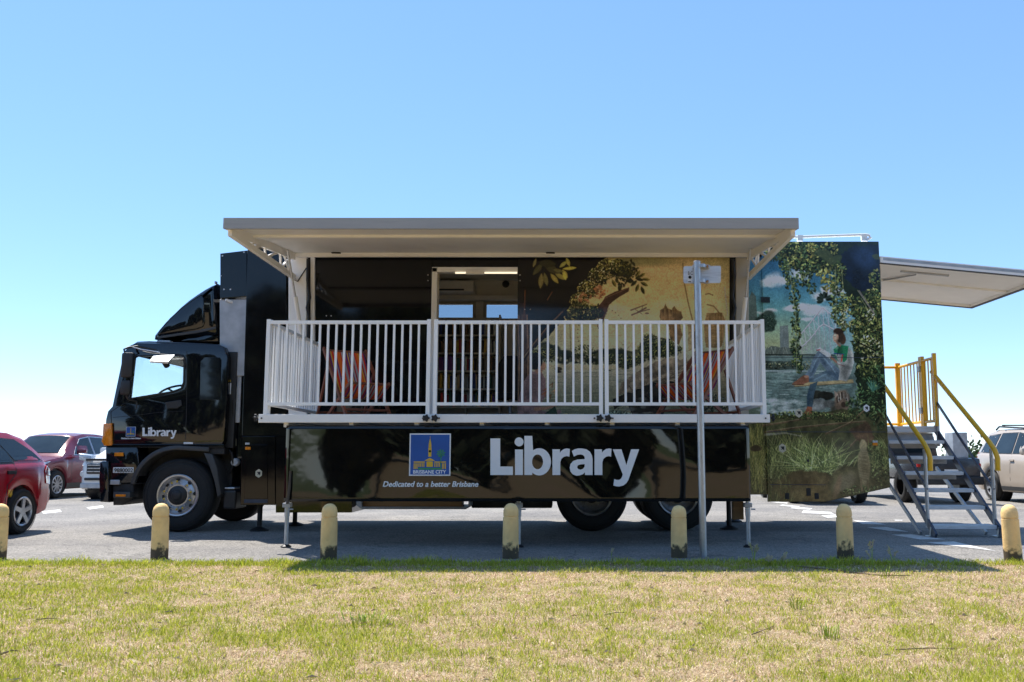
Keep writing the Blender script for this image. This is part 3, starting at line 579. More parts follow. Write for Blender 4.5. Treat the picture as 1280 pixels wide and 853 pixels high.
    c.foliage([(1075, 620, 30, 12), (1096, 590, 12, 22), (1092, 565, 12, 12)], 420, 3.4, ['3a4424', '2a331b', '5a5f32', '6d6b38', '1b2212'])
    c.grass(1082, 1106, 560, 590, 90, 16, ['6f7338', '8d8a48', '454c24'], .8, .7)
    c.ell(1075.5, 584, 7.5, 24, '7d6a44', 1, .16, mott=.35, rough=.8); c.ell(1075.5, 560, 4.6, 8, '8f7b52', 1, .2, mott=.3, rough=.6); c.ell(1077.5, 586, 5, 19, '5f4e30', .7, .5)
    for k in range(16): c.line([(1070+c.r.uniform(-1, 2), 566+k*2.4), (1080, 567+k*2.5)], .6, c.r.choice(['4d3e26', '96835a']), .55)
    c.line([(1071, 600), (1072, 614)], 2.4, '6d5838', 1); c.line([(1079, 602), (1080, 613)], 2.2, '5a4a2e', 1)
    return c.image('garden_picture', 2.15, .85)
# ================================================================== setting
YB, YF, YR = 12.0, 14.45, 9.9            # near side of the truck body, far side, front of the balcony
def sheet(name, x0, y0, x1, y1, z, m):
    return link(name, MB().add([(x0,y0,z),(x1,y0,z),(x1,y1,z),(x0,y1,z)], [(0,1,2,3)]).mesh(name, m))
YG = 8.55                                 # edge of the asphalt
def asphalt_mat():
    m = bpy.data.materials.new('worn_asphalt'); m.use_nodes = True
    n = m.node_tree.nodes; l = m.node_tree.links; b = n['Principled BSDF']
    tc = n.new('ShaderNodeTexCoord')
    def noise(sc, det=6, rg=.6):
        z = n.new('ShaderNodeTexNoise'); z.inputs['Scale'].default_value = sc; z.inputs['Detail'].default_value = det; z.inputs['Roughness'].default_value = rg
        l.new(tc.outputs['Object'], z.inputs['Vector']); return z
    v = n.new('ShaderNodeTexVoronoi'); v.inputs['Scale'].default_value = 70; l.new(tc.outputs['Object'], v.inputs['Vector'])
    r = n.new('ShaderNodeValToRGB'); e = r.color_ramp.elements
    e[0].position = 0; e[0].color = (.095, .09, .082, 1); e[1].position = 1; e[1].color = (.40, .375, .345, 1)
    l.new(v.outputs['Color'], r.inputs[0])
    big = noise(.55, 8, .65); r2 = n.new('ShaderNodeValToRGB'); r2.color_ramp.elements[0].position = .35; r2.color_ramp.elements[1].position = .7
    r2.color_ramp.elements[0].color = (.62, .62, .64, 1); r2.color_ramp.elements[1].color = (1.12, 1.1, 1.06, 1)
    l.new(big.outputs['Fac'], r2.inputs[0])
    mx = n.new('ShaderNodeMixRGB'); mx.blend_type = 'MULTIPLY'; mx.inputs[0].default_value = 1; l.new(r.outputs[0], mx.inputs[1]); l.new(r2.outputs[0], mx.inputs[2])
    # hairline cracks, sandy drift and oil spots
    wv = n.new('ShaderNodeTexVoronoi'); wv.feature = 'DISTANCE_TO_EDGE'; wv.inputs['Scale'].default_value = .55
    wn_ = noise(1.7, 4); va = n.new('ShaderNodeVectorMath'); va.operation = 'ADD'; l.new(tc.outputs['Object'], va.inputs[0]); l.new(wn_.outputs['Color'], va.inputs[1]); l.new(va.outputs[0], wv.inputs['Vector'])
    cr = n.new('ShaderNodeMapRange'); cr.inputs[1].default_value = .0; cr.inputs[2].default_value = .011; cr.inputs[3].default_value = .55; cr.inputs[4].default_value = 1; l.new(wv.outputs['Distance'], cr.inputs[0])
    m3 = n.new('ShaderNodeMixRGB'); m3.blend_type = 'MULTIPLY'; m3.inputs[0].default_value = 1; l.new(mx.outputs[0], m3.inputs[1]); l.new(cr.outputs[0], m3.inputs[2])
    sn = noise(2.3, 9, .75); sr_ = n.new('ShaderNodeMapRange'); sr_.inputs[1].default_value = .58; sr_.inputs[2].default_value = .75; sr_.inputs[4].default_value = .5; l.new(sn.outputs['Fac'], sr_.inputs[0])
    m4 = n.new('ShaderNodeMixRGB'); m4.inputs[2].default_value = (.36, .31, .24, 1); l.new(sr_.outputs[0], m4.inputs[0]); l.new(m3.outputs[0], m4.inputs[1])
    on = noise(1.1, 3, .4); orr = n.new('ShaderNodeMapRange'); orr.inputs[1].default_value = .68; orr.inputs[2].default_value = .78; orr.inputs[4].default_value = .6; l.new(on.outputs['Fac'], orr.inputs[0])
    mx = n.new('ShaderNodeMixRGB'); mx.inputs[2].default_value = (.07, .068, .065, 1); l.new(orr.outputs[0], mx.inputs[0]); l.new(m4.outputs[0], mx.inputs[1])
    l.new(mx.outputs[0], b.inputs['Base Color']); b.inputs['Roughness'].default_value = .9
    bp = n.new('ShaderNodeBump'); bp.inputs['Strength'].default_value = .6; bp.inputs['Distance'].default_value = .006
    l.new(v.outputs['Distance'], bp.inputs['Height']); l.new(bp.outputs[0], b.inputs['Normal']); return m
def soil_mat():
    m = bpy.data.materials.new('dry_turf_soil'); m.use_nodes = True
    n = m.node_tree.nodes; l = m.node_tree.links; b = n['Principled BSDF']; tc = n.new('ShaderNodeTexCoord')
    a = n.new('ShaderNodeTexNoise'); a.inputs['Scale'].default_value = 1.1; a.inputs['Detail'].default_value = 8; a.inputs['Roughness'].default_value = .7
    f = n.new('ShaderNodeTexNoise'); f.inputs['Scale'].default_value = 90; f.inputs['Detail'].default_value = 4
    for q in (a, f): l.new(tc.outputs['Object'], q.inputs['Vector'])
    r = n.new('ShaderNodeValToRGB'); e = r.color_ramp.elements; e[0].position = .35; e[0].color = (.38, .27, .18, 1); e[1].position = .65; e[1].color = (.30, .25, .12, 1)
    l.new(a.outputs['Fac'], r.inputs[0])
    r2 = n.new('ShaderNodeValToRGB'); e = r2.color_ramp.elements; e[0].position = .3; e[0].color = (.5, .45, .4, 1); e[1].position = .75; e[1].color = (1.35, 1.3, 1.2, 1)
    l.new(f.outputs['Fac'], r2.inputs[0])
    mx = n.new('ShaderNodeMixRGB'); mx.blend_type = 'MULTIPLY'; mx.inputs[0].default_value = 1; l.new(r.outputs[0], mx.inputs[1]); l.new(r2.outputs[0], mx.inputs[2])
    l.new(mx.outputs[0], b.inputs['Base Color']); b.inputs['Roughness'].default_value = 1
    bp = n.new('ShaderNodeBump'); bp.inputs['Strength'].default_value = .8; bp.inputs['Distance'].default_value = .01; l.new(f.outputs['Fac'], bp.inputs['Height']); l.new(bp.outputs[0], b.inputs['Normal']); return m
M['asphalt'] = asphalt_mat(); M['soil'] = soil_mat()
M['verge'] = mat('far_grass_verge', (.12, .15, .04), .95, var=.3, scale=.6)
M['sea'] = mat('sea_water', (.03, .07, .09), .12, var=.2, scale=.05, bump=.3, bscale=.8)
tag(sheet('ground', -3000, -3000, 3000, 3000, -.02, M['verge']), kind='structure')
LOT = tag(sheet('asphalt_ground', -70, YG-.1, 70, 46, 0, M['asphalt']), kind='structure')
def lawn_edge(x): return YG+.035*sin(x*1.7)+.03*sin(x*4.3+1)+.02*sin(x*11+2)
lx = [-70]+[x/12 for x in range(-120, 121)]+[70]
tag(link('lawn', MB().add([(-70, -60, .004), (70, -60, .004)]+[(x, lawn_edge(x)+random.Random(i).uniform(-.02, .02), .004) for i, x in list(enumerate(lx))[::-1]], [tuple(range(len(lx)+2))]).mesh('lawn', M['soil'])), kind='structure')
tag(sheet('sea', -3000, 75, 3000, 2990, -.012, M['sea']), kind='structure')
# ================================================================== truck
XF = at(305, 470, YB).x; XE = at(1106, 470, YB).x; ZT = at(1000, 302, YB).z; ZD = at(640, 518, YR).z
T = thing('library_truck', ((XF+XE)/2, 13.2, 0), 'black mobile library truck with fold-out balcony, raised awning and printed side pictures', 'truck')
def X(px, py, Y): return at(px, py, Y).x
def Z(py, Y, px=640): return at(px, py, Y).z
def pp(pts, Y): return [(at(x, y, Y).x, at(x, y, Y).z) for x, y in pts]
def plate(name, pts, Y, th, m, parent, holes=(), bev=.004, label=None, smooth=None):
    return MB().prism(pp(pts, Y), Y, Y+th, [pp(h, Y) for h in holes], bev).build(name, m, parent, smooth, label)
# --- body box
xs = lambda px, py=420: X(px, py, YB)
MB().box((XF+.02, YB+.06, ZT-.07), (XE-.01, YF, ZT), .015).build('roof_panel', M['white'], T)
MB().box((XF+.02, YB+.1, ZD-.14), (XE-.02, YF-.03, ZD-.02)).build('floor', M['shelf'], T)
MB().box((XF+.03, YB+.06, ZD), (XF+.07, YF-.05, ZT-.071)).build('front_bulkhead', M['black'], T)
MB().box((XE-.06, YB+.06, ZD), (XE-.02, 12.75, ZT-.071)).box((XE-.06, 13.95, ZD), (XE-.02, YF-.05, ZT-.071)).build('rear_wall', M['lining'], T)
# interior partitions beside the doorway
MB().box((xs(470)-.03, YB+.06, ZD-.019), (xs(470), YF-.06, ZT-.072)).build('partition', M['lining'], T)
MB().box((xs(700), YB+.06, ZD-.019), (xs(700)+.03, YF-.06, ZT-.072)).build('partition', M['lining'], T)
MB().box((XF+.1, YB+.4, ZT-.12), (XE-.1, YF-.4, ZT-.08)).build('ceiling_panel', M['lining'], T)
# far wall with its two windows
yw = YF-.05
wz0, wz1 = Z(398.5, yw), Z(380.5, yw); wA = (X(536, 390, yw), X(591, 390, yw)); wB = (X(608, 390, yw), X(662, 390, yw))
fw = MB()
fw.box((XF+.02, yw, ZD-.14), (XE-.02, YF+.03, wz0)).box((XF+.02, yw, wz1), (XE-.02, YF+.03, ZT-.071))
for a, b in ((XF+.02, wA[0]), (wA[1], wB[0]), (wB[1], XE-.02)): fw.box((a, yw, wz0+.0005), (b, YF+.03, wz1-.0005))
fw.build('far_wall', M['lining'], T)
for a, b in (wA, wB):
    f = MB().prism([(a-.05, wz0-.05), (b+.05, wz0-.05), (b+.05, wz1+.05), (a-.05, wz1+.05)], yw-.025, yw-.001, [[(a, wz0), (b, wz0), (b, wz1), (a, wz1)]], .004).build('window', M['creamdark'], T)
    MB().box((a, yw+.02, wz0), (b, yw+.026, wz1)).build('pane', M['tintglass'], f)
MB().box((X(530, 345, 14.0), 13.9, Z(352, 14.0)), (X(593, 345, 14.0), yw-.03, Z(366, 14.0)), .02).build('air_conditioner', M['lining'], T)
MB().box((X(530, 362, 14.0), 13.89, Z(362.8, 14.0)), (X(581, 362, 14.0), 13.899, Z(364.8, 14.0))).build('air_slot', M['ink'], T)
sp = MB().lathe([(.0, 0), (.05, 0), (.055, .02), (.06, .02)], (X(632, 355, 14.3), 14.3, Z(355, 14.3)), 20).build('speaker_grille', M['plastic'], T, 40)
MB().box((X(540, 371, 14.2), 14.2, Z(369, 14.2)), (X(660, 371, 14.2), yw-.03, Z(375, 14.2)), .01).build('cable_duct', M['lining'], T)
# --- side panels (near side)
side = [(308, 300), (305, 470), (301.5, 545), (344, 545), (358, 545), (358, 300)]
plate('side_panel', [(309.5, 312), (358, 312), (358, 545), (302.3, 545)], YB, .05, M['black'], T, bev=.006)
plate('side_panel', [(393, 320), (540, 320), (540, 522), (393, 522)], YB+.05, .05, M['black'], T)
plate('wall_header', [(540, 314), (647, 314), (647, 334), (540, 334)], YB+.055, .045, M['black'], T)
plate('wall_header', [(358, 312), (952, 306), (952, 321), (358, 321)], YB+.01, .04, M['black'], T)
im = mural_river(); M['river'] = print_mat('river_picture_print', im)
o = plate('picture_panel', [(647, 320), (912, 320), (912, 522), (647, 522)], YB+.05, .05, M['river'], T, label='side wall panel printed with a golden river scene and a reader under a tree')
print_uv(o, X(640, 420, YB+.05), Z(528, YB+.05), X(940, 420, YB+.05), Z(318, YB+.05))
im2 = mural_garden(); M['garden'] = print_mat('garden_picture_print', im2)
o = plate('picture_panel', [(951.6, 302), (1098.5, 302), (1113, 609.5), (1080, 617), (1032, 627.5), (960, 627.5), (957, 520)], YB, .05, M['garden'], T, bev=.006, label='rear side panel printed with a reader on a swing in a garden')
print_uv(o, X(932, 470, YB), Z(640, YB), X(1120, 470, YB), Z(296, YB))
o = plate('picture_strip', [(935.5, 318), (951.8, 318), (957, 520), (959.8, 618.5), (937, 618.5), (936, 520)], YB+.03, .04, M['garden'], T)
print_uv(o, X(932, 470, YB), Z(640, YB), X(1120, 470, YB), Z(296, YB))
for a, b, y0, y1 in ((960, 1012, 551, 553), (960, 1034, 604.5, 606), (960, 1106, 539.4, 540.2), (955, 1100, 446.3, 447)):
    pass
dk = M['chassis']
def seam(pts, w=.006, Y=YB-.0015): return MB().path([at(x, y, Y) for x, y in pts], w/2, 4)
lk = plate('locker_door', [(961.5, 553), (1012, 553), (1013, 604), (962.5, 604)], YB-.006, .005, M['garden'], T, bev=.0015); print_uv(lk, X(932, 470, YB), Z(640, YB), X(1120, 470, YB), Z(296, YB))
MB().lathe([(0, -.012), (.018, -.012), (.02, 0)], tuple(at(1010, 576, YB-.006)), 14).build('handle', M['plastic'], lk)
lk = plate('locker_door', [(962.5, 608), (1030, 608), (1031, 625.5), (963, 625.5)], YB-.006, .005, M['garden'], T, bev=.0015); print_uv(lk, X(932, 470, YB), Z(640, YB), X(1120, 470, YB), Z(296, YB))
for px in (984, 1021): 
    h = MB().box(at(px-2.6, 616.5, YB-.014), at(px+2.6, 624, YB-.006), .003).build('hinge', M['ink'], lk)
MB().box(at(1008, 610.5, YB-.016), at(1013.5, 620, YB-.006), .003).build('latch', M['ink'], lk)
for y, a, b in ((540, 958, 1108), (606, 962, 1032), (447, 956, 1104)): seam([(a, y), (b, y+.3)], .007).build('panel_seam', M['navy'], T)
def badge(px, py, Y, r, hexa=True, m='badge'):
    c = at(px, py, Y); n = 6
    pts = [(c.x+r*cos(pi/2+2*pi*k/n)*.85, c.z+r*sin(pi/2+2*pi*k/n)) for k in range(n)]
    b = MB().prism(pts, Y-.004, Y, (), .001).build('badge', M[m], T)
    MB().prism([(c.x-r*.42, c.z-r*.4), (c.x-r*.12, c.z-r*.1), (c.x-r*.42, c.z+.35*r), (c.x+.4*r, c.z+.4*r), (c.x+.36*r, c.z-.5*r), (c.x+.05*r, c.z-.2*r)], Y-.0055, Y-.0041).build('badge_print', M['ink'], b)
badge(998.5, 516.5, YB, .065); badge(1083, 510.5, YB, .055, m='decal'); badge(978, 560.5, YB-.006, .065)
mk = MB().box(at(1091, 551, YB-.02), at(1096.5, 553.5, YB), .003).build('marker_lamp', M['lens'], T); MB().box(at(1091, 553.6, YB-.02), at(1096.5, 557, YB), .003).build('marker_lamp', M['orange'], T)
vent = MB()
for k in range(7): p = at(951+k*1.7, 375, YB-.01); vent.box((p.x, YB-.02, p.z-.04), (p.x+.012, YB, p.z+.04), .002)
vent.build('vent_grille', M['ink'], T)
# front lower cabinets
cab_lo = plate('cabinet', [(302.2, 545.5), (344, 545.5), (344, 631.5), (300.5, 631.5)], YB+.002, 1.0, M['black'], T, bev=.006)
d = plate('locker_door', [(306.5, 556), (334.5, 556), (334.5, 624), (305.5, 624)], YB-.006, .007, M['black'], cab_lo)
b_ = MB().box(at(305, 624.5, YB-.004), at(334.5, 629, YB), .003).build('lower_trim', M['navy'], cab_lo)
badge(323.5, 592, YB-.006, .06)
MB().box(at(306.5, 558.8, YB-.018), at(313.5, 562.3, YB), .003).build('marker_lamp', M['orange'], T); MB().box(at(306.5, 553.6, YB-.012), at(312, 556, YB)).build('marker_lamp', M['lens'], T)
plate('cabinet', [(344.5, 545.5), (440, 545.5), (440, 641), (344.5, 641)], YB+.012, .9, M['black'], T, bev=.006)
# toolbox with timber plank under the balcony
tb = MB().prism(pp([(444, 600), (590, 600), (588, 632), (582, 637), (452, 637), (445, 632)], YB), YB+.02, YB+.7, [pp([(449, 606), (586, 606), (585, 634), (452, 634)], YB)], .006).build('timber_rack', M['steel'], T)
MB().box(at(452, 625.5, YB+.1), at(580, 632.5, YB+.35), .006).build('plank', M['plank'], tb)
MB().box(at(590, 560, YB+.3), (X(690, 600, YB), YB+.9, Z(637, YB)), .02).build('tank', M['chassis'], T)
ch = MB()
for y in (12.75, 13.75): ch.box((at(150, 600, YB).x, y-.05, .62), (XE-.3, y+.05, .9))
for k in range(9): x = XF+.3+k*1.0; ch.box((x, 12.75, .68), (x+.08, 13.75, .84))
ch.build('chassis_frame', M['chassis'], T)
MB().box((XF+.3, YB+.12, .9), (XE-.25, YF-.1, ZD-.145)).build('subframe', M['chassis'], T)
# far side skirts so that the far side has its own lockers
MB().box((XF+.1, YF-.06, .62), (at(690, 600, YF).x-.3, YF, ZD-.15), .01).box((at(930, 600, YF).x, YF-.06, .66), (XE-.4, YF, ZD-.15), .01).build('far_side_lockers', M['black'], T)
# roof rails
rr = MB().path([at(968, 297.5, YB+.12), at(1082, 293.6, YB+.12), at(1087, 294.6, YB+.12), at(1088.5, 297, YB+.12), at(1083, 300.8, YB+.12)], .02, 10)
for px in (1000, 1080): rr.box(at(px-3, 294, YB+.1), at(px+3, 302, YB+.14))
rr.build('roof_rail', M['white'], T, 40)
# --- frame columns of the opening
plate('frame_column', [(360.5, 322), (383, 322), (383, 520), (360.5, 520)], YB-.02, .06, M['cream'], T)
plate('frame_column', [(388, 322), (393, 322), (393, 520), (388, 520)], YB+.01, .08, M['cream'], T)
plate('frame_recess', [(383, 322), (388, 322), (388, 520), (383, 520)], YB+.08, .02, M['ink'], T)
plate('frame_recess', [(912, 322), (920, 322), (920, 522), (912, 522)], YB+.08, .02, M['ink'], T)
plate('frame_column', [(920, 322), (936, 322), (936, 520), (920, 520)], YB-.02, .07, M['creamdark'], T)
for pts in ([(385, 324), (384.5, 350), (387, 372), (384, 385), (386.5, 398), (385, 420), (386, 500)], [(383, 335), (372, 352), (366, 349)], [(916, 324), (918, 345), (915.5, 370), (919, 385), (916, 398), (917.5, 420), (917, 510)]):
    MB().path([at(x, y, YB-.03) for x, y in pts], .022 if len(pts) > 3 else .008, 8).build('cable', M['ink'], T, 60)
# door frame, with the warm light strip that glows along its head
M['led'] = bpy.data.materials.new('warm_light_strip'); M['led'].use_nodes = True
M['led'].node_tree.nodes['Principled BSDF'].inputs['Emission Color'].default_value = (1, .86, .6, 1); M['led'].node_tree.nodes['Principled BSDF'].inputs['Emission Strength'].default_value = .6
df = MB()
df.box(at(540, 334.5, YB+.02), at(545, 522, YB+.14), .004).box(at(540, 334, YB+.02), at(647.5, 342.3, YB+.139), .004)
df.build('door_frame', M['cream'], T)
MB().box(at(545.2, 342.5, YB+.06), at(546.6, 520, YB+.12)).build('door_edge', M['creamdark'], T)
op = MB().box(at(582.5, 338.2, YB-.04), at(605.5, 344, YB+.02), .006).build('door_sensor', M['cream'], T)
MB().box(at(569, 340.2, YB+.004), at(582.3, 342.5, YB+.019), .002).box(at(605.7, 340.2, YB+.004), at(646.5, 342.5, YB+.019), .002).build('light_strip', M['led'], T)
for px, py in ((535, 344), (535, 351), (650, 344), (650, 351), (656, 387), (663, 387), (408, 395), (414, 395)):
    MB().lathe([(0, -.006), (.008, -.006), (.009, 0)], tuple(at(px, py, YB+.05)), 10).build('bolt', M['alu'], T)
MB().box(at(640.8, 411.5, YB+.02), at(642.8, 424, YB+.05), .004).build('door_handle', M['cream'], T)
# --- balcony
xl, xr = X(323, 520, YR), X(962.5, 520, YR); zb = Z(528.5, YR)
dk_ = MB().box((xl, YR, zb), (xr, YR+.05, ZD), .006).build('balcony_edge', M['cream'], T)
DECK = MB().box((xl+.02, YR+.051, zb+.02), (xr-.02, YB-.03, ZD-.004)).build('balcony_deck', M['alu'], T)
ub = MB()
for k in range(8): x = xl+.3+k*(xr-xl-.6)/7; ub.box((x-.025, YR+.06, zb-.05), (x+.025, YB+.05, zb+.019))
ub.build('balcony_joists', M['cream'], T)
knob = MB().lathe([(0, -.05), (.012, -.05), (.012, -.03)], seg=12).lathe([(.010, -.045), (.03, -.045), (.034, -.035), (.03, -.022), (.012, -.02), (.01, 0)], seg=14)
for k in range(5): a = 2*pi*k/5; knob.lathe([(0, -.046), (.011, -.046), (.013, -.035), (.011, -.024), (0, -.024)], (.032*cos(a), 0, .032*sin(a)), 8)
kme = knob.mesh('clamp_knob', M['ink'], smooth=40)
def knobs(px, py=523, Y=YR-.002, rot=0):
    k = link('clamp_knob', kme, T, None, at(px, py, Y)-org(T)); k.rotation_euler.z = rot; return k
for px in (533, 544, 749.5, 760): knobs(px)
p = at(324, 523, YR+.05); knobs(323.4, 522.5, YR+.06, -pi/2); knobs(962.8, 522.5, YR+.06, pi/2)
bl = MB().lathe([(0, -.008), (.009, -.008), (.01, 0)], seg=8).mesh('bolt', M['ink'])
for px in (327, 528.5, 549, 743, 766, 957): link('bolt', bl, T, None, at(px, 523, YR-.001)-org(T))
# --- railings: top/bottom rails, posts and single balusters
ztop, zbot_, zpost = Z(402.8, YR), Z(505, YR), Z(399, YR)
def railing(x0, x1, n, along='x', c=None, label=None):
    L = abs(x1-x0); s = 1 if x1 > x0 else -1
    def P(d, z, w=0): return (x0+s*d, c+w, z) if along == 'x' else (c+w, x0+s*d, z)
    mb = MB()
    mb.bar(P(.03, ztop), P(L-.03, ztop), .038, .04)
    r = mb.build('railing', M['white'], T, None, label)
    MB().bar(P(.03, zbot_), P(L-.03, zbot_), .034, .036).build('bottom_rail', M['white'], r)
    for d in (.022, L-.022): 
        MB().box([a-b for a, b in zip(P(d, ZD+.001), (.022,)*2+(0,))], [a+b for a, b in zip(P(d, zpost), (.022,)*2+(0,))], .004).build('post', M['white'], r)
    bm_ = MB().box((-.0125, -.0125, zbot_+.017), (.0125, .0125, ztop-.019), .003).mesh('baluster', M['white'])
    for k in range(n):
        d = .044+(L-.088)*(k+1)/(n+1); q = Vector(P(d, 0))
        link('baluster', bm_, r, None, q-org(T))
    return r
xa, xb = X(330.8, 460, YR), X(540.3, 460, YR)-.0
railing(xa, X(537.5, 460, YR), 18, 'x', YR+.028); railing(X(541.5, 460, YR), X(753.5, 460, YR), 18, 'x', YR+.028); railing(X(756, 460, YR), X(957, 460, YR), 17, 'x', YR+.028)
railing(YR+.06, YB-.05, 18, 'y', X(331.2, 460, YR)+.025); railing(YR+.06, YB-.05, 18, 'y', X(956.7, 460, YR)-.025)
# --- skirt under the balcony with its lettering
YS = YR+.03
zs0, zs1 = Z(627, YS), Z(532, YS); sx0, sx1 = X(356.6, 580, YS), X(937, 580, YS)
def wavy_panel():
    nx, nz = 96, 20; vs = []; fs = []
    for j in range(nz+1):
        for i in range(nx+1):
            x = sx0+(sx1-sx0)*i/nx; z = zs0+(zs1-zs0)*j/nz
            e = sin(pi*i/nx)*1.0
            y = YS+.006*sin(x*1.9+.7)*sin((z-zs0)*3.3)+.004*sin(x*4.1+z*5)*e
            vs.append((x, y, z))
    n = nx+1
    for j in range(nz):
        for i in range(nx): fs.append((j*n+i, j*n+i+1, (j+1)*n+i+1, (j+1)*n+i))
    return MB().add(vs, fs)
sk = wavy_panel(); 
skirt = sk.build('skirt_panel', M['skirt'], T, 60)
sol = skirt.modifiers.new('thickness', 'SOLIDIFY'); sol.thickness = .02; sol.offset = 0
for p in skirt.data.polygons: p.use_smooth = True
YL = YS-.022
h = Z(590, YL)-0; base = Z(593.5, YL); capz = Z(548, YL)
def library_letters(parent, at_, k, Y, Y1):
    """the word Library in a heavy rounded grotesque, each letter its own piece; at_ = photo pixel of its left foot, k = its scale"""
    def arc_(cx, cy, rx, ry, a0, a1, n=18): return [(cx+rx*cos(radians(a)), cy-ry*sin(radians(a))) for a in np.linspace(a0, a1, n)]
    G = [('L', [(-102,182),(-56,182),(-56,314),(4,314),(4,354),(-102,354)], []),
         ('i', [(14,234),(51,234),(51,354),(14,354)], []), ('i_dot', arc_(33,198,21,21,0,345,22), []),
         ('b', [(58,170),(95,170)]+arc_(128,292,55,64,122,-122,26)+[(95,342),(95,354),(58,354)], [arc_(120,292,26,35,0,345,22)]),
         ('r', [(190,233),(225,233),(225,250),(232,240),(244,232),(258,229),(272,231),(270,268),(258,265),(244,268),(232,278),(227,294),(227,354),(190,354)], []),
         ('a', [(281,241),(294,233),(310,229),(328,229),(350,233),(367,245),(376,262),(379,280),(379,354),(343,354),(343,341),(334,350),(318,356),(302,357),(286,351),(275,338),(271,320),(275,302),(288,288),(308,281),(342,279),(341,268),(334,260),(323,257),(308,259),(291,267)], [[(342,303),(322,304),(310,308),(306,317),(311,326),(322,329),(334,325),(341,315)]]),
         ('r', [(p[0]+198, p[1]) for p in [(190,233),(225,233),(225,250),(232,240),(244,232),(258,229),(270,231),(268,268),(258,265),(244,268),(232,278),(227,294),(227,354),(190,354)]], []),
         ('y', [(474,233),(515,233),(538,308),(560,233),(598,233),(556,352),(548,376),(538,392),(524,403),(505,408),(488,407),(477,403),(481,373),(492,377),(504,377),(513,371),(519,359),(521,351)], [])]
    mp = lambda pts: pp([(at_[0]+(x+102)/3.765*k, at_[1]+(y-354)/3.765*k) for x, y in pts], Y)
    for nm, o, h in G: MB().prism(mp(o), Y, Y1, [mp(q) for q in h]).build('letter', M['decal'], parent)
library_letters(skirt, (613, 594), 1.0, YL, YL+.002)
text('Dedicated to a better Brisbane', .085, M['decal'], skirt, (X(478.5, 608, YL), YL, Z(608.5, YL)), shear=.22, width=X(598, 608, YL)-X(478.5, 608, YL), bold=.0022)
def emblem(x0, z0, s, Y, parent, full=True):
    e = MB().box((x0, Y, z0), (x0+s, Y+.004, z0+s*1.02), .001).build('emblem', M['decal'], parent)
    Y1 = Y-.001
    MB().box((x0+s*.03, Y1, z0+s*.03), (x0+s*.97, Y1+.002, z0+s*.99)).build('emblem_field', M['blue'], e)
    def Q(m, name, *rects):
        q = MB()
        for r in rects:
            pts = [(x0+u*s, z0+v*s) for u, v in r]; q.prism(pts, Y1-.0015, Y1-.0005)
        return q.build(name, M[m], e)
    R = lambda a, b, c, d: [(a, b), (c, b), (c, d), (a, d)]
    tw = [R(.46, .46, .535, .68), R(.465, .685, .53, .76), R(.468, .765, .527, .80), [(.472, .805), (.523, .805), (.4975, .91)], R(.494, .905, .501, .955)]
    fc = [R(.42, .215, .575, .345), [(.37, .36), (.62, .36), (.60, .375), (.4975, .43), (.39, .375)], R(.11, .315, .38, .345), R(.61, .315, .89, .345)]
    fc += [R(.11+.0, .165, .135, .3), R(.15, .165, .175, .3), R(.185, .165, .205, .3), R(.80, .165, .82, .3), R(.83, .165, .85, .3), R(.865, .165, .89, .3)]
    fc += [R(.225+i*.04, .215, .25+i*.04, .305) for i in range(4)]+[R(.61+i*.038, .215, .632+i*.038, .305) for i in range(4)]
    Q('gold', 'emblem_building', *tw, *fc)
    Q('blue', 'emblem_clock', R(.475, .57, .52, .62)) if False else None
    MB().lathe([(0, 0), (s*.028, 0)], (x0+s*.4975, Y1-.002, z0+s*.59), 16).build('emblem_clock', M['ink'], e)
    Q('green', 'emblem_palm', R(.755, .2, .775, .52), *[[(.765, .53), (.765+.09*cos(a)-.02*sin(a), .54+.09*sin(a)+.02*cos(a)), (.765+.115*cos(a), .54+.1*sin(a)), (.765+.08*cos(a)+.02*sin(a), .54+.08*sin(a)-.02*cos(a))] for a in [k*pi/4+.2 for k in range(8)]], R(.22, .15, .79, .19))
    if full: text('BRISBANE CITY', s*.115, M['decal'], e, (x0+s*.10, Y1-.0006, z0+s*.055), bold=s*.003, width=s*.8, depth=.0005)
    return e
ex = X(511.7, 570, YL); es = X(563.3, 570, YL)-ex
emblem(ex, Z(595, YL), es, YL-.002, skirt)
# bollard-side timber prop and balcony legs
def leg(px, ytop, ybot, Y, r=.03):
    a = at(px, ytop, Y); b = gnd(px, ybot); x = a.x
    l_ = MB().tube((x, Y, .03), (x, Y, a.z+.55), r*.8, 12).build('balcony_leg', M['galv'], T, 40)
    MB().tube((x, Y, .35), (x, Y, a.z), r, 12).build('leg_sleeve', M['galv'], l_, 40)
    MB().box((x-r*1.5, Y-r*1.5, a.z-.03), (x+r*1.5, Y+r*1.5, a.z+.02), .006).build('leg_collar', M['steel'], l_)
    MB().tube((x+r, Y-r, a.z-.05), (x+r+.05, Y-r-.01, a.z-.05), .008, 8).build('locking_pin', M['steel'], l_)
    MB().lathe([(0, 0), (.06, 0), (.06, .01), (.03, .03), (0, .03)], (x, Y, 0.0045), 16, 'z').build('foot', M['ink'], l_)
YLG = YS+.12
for px in (359.3, 648.5, 934.5): leg(px, 631, 688, YLG)
# stabiliser legs further in
for px, Y in ((325, 12.25), (369, 13.2), (911, 12.5), (917, 13.9)):
    x = X(px, 640, Y); s_ = MB().tube((x, Y, .05), (x, Y, .7), .035, 12).build('stabiliser_leg', M['chassis'], T, 40)
    MB().lathe([(0, .005), (.13, .005), (.13, .02), (.05, .05), (0, .07)], (x, Y, 0), 20, 'z').build('foot', M['chassis'], s_, 40)
MB().box((X(914, 640, 12.7), 12.6, .13), (X(928, 640, 12.7), 12.65, .7), .01).build('mud_flap', M['plank'], T)
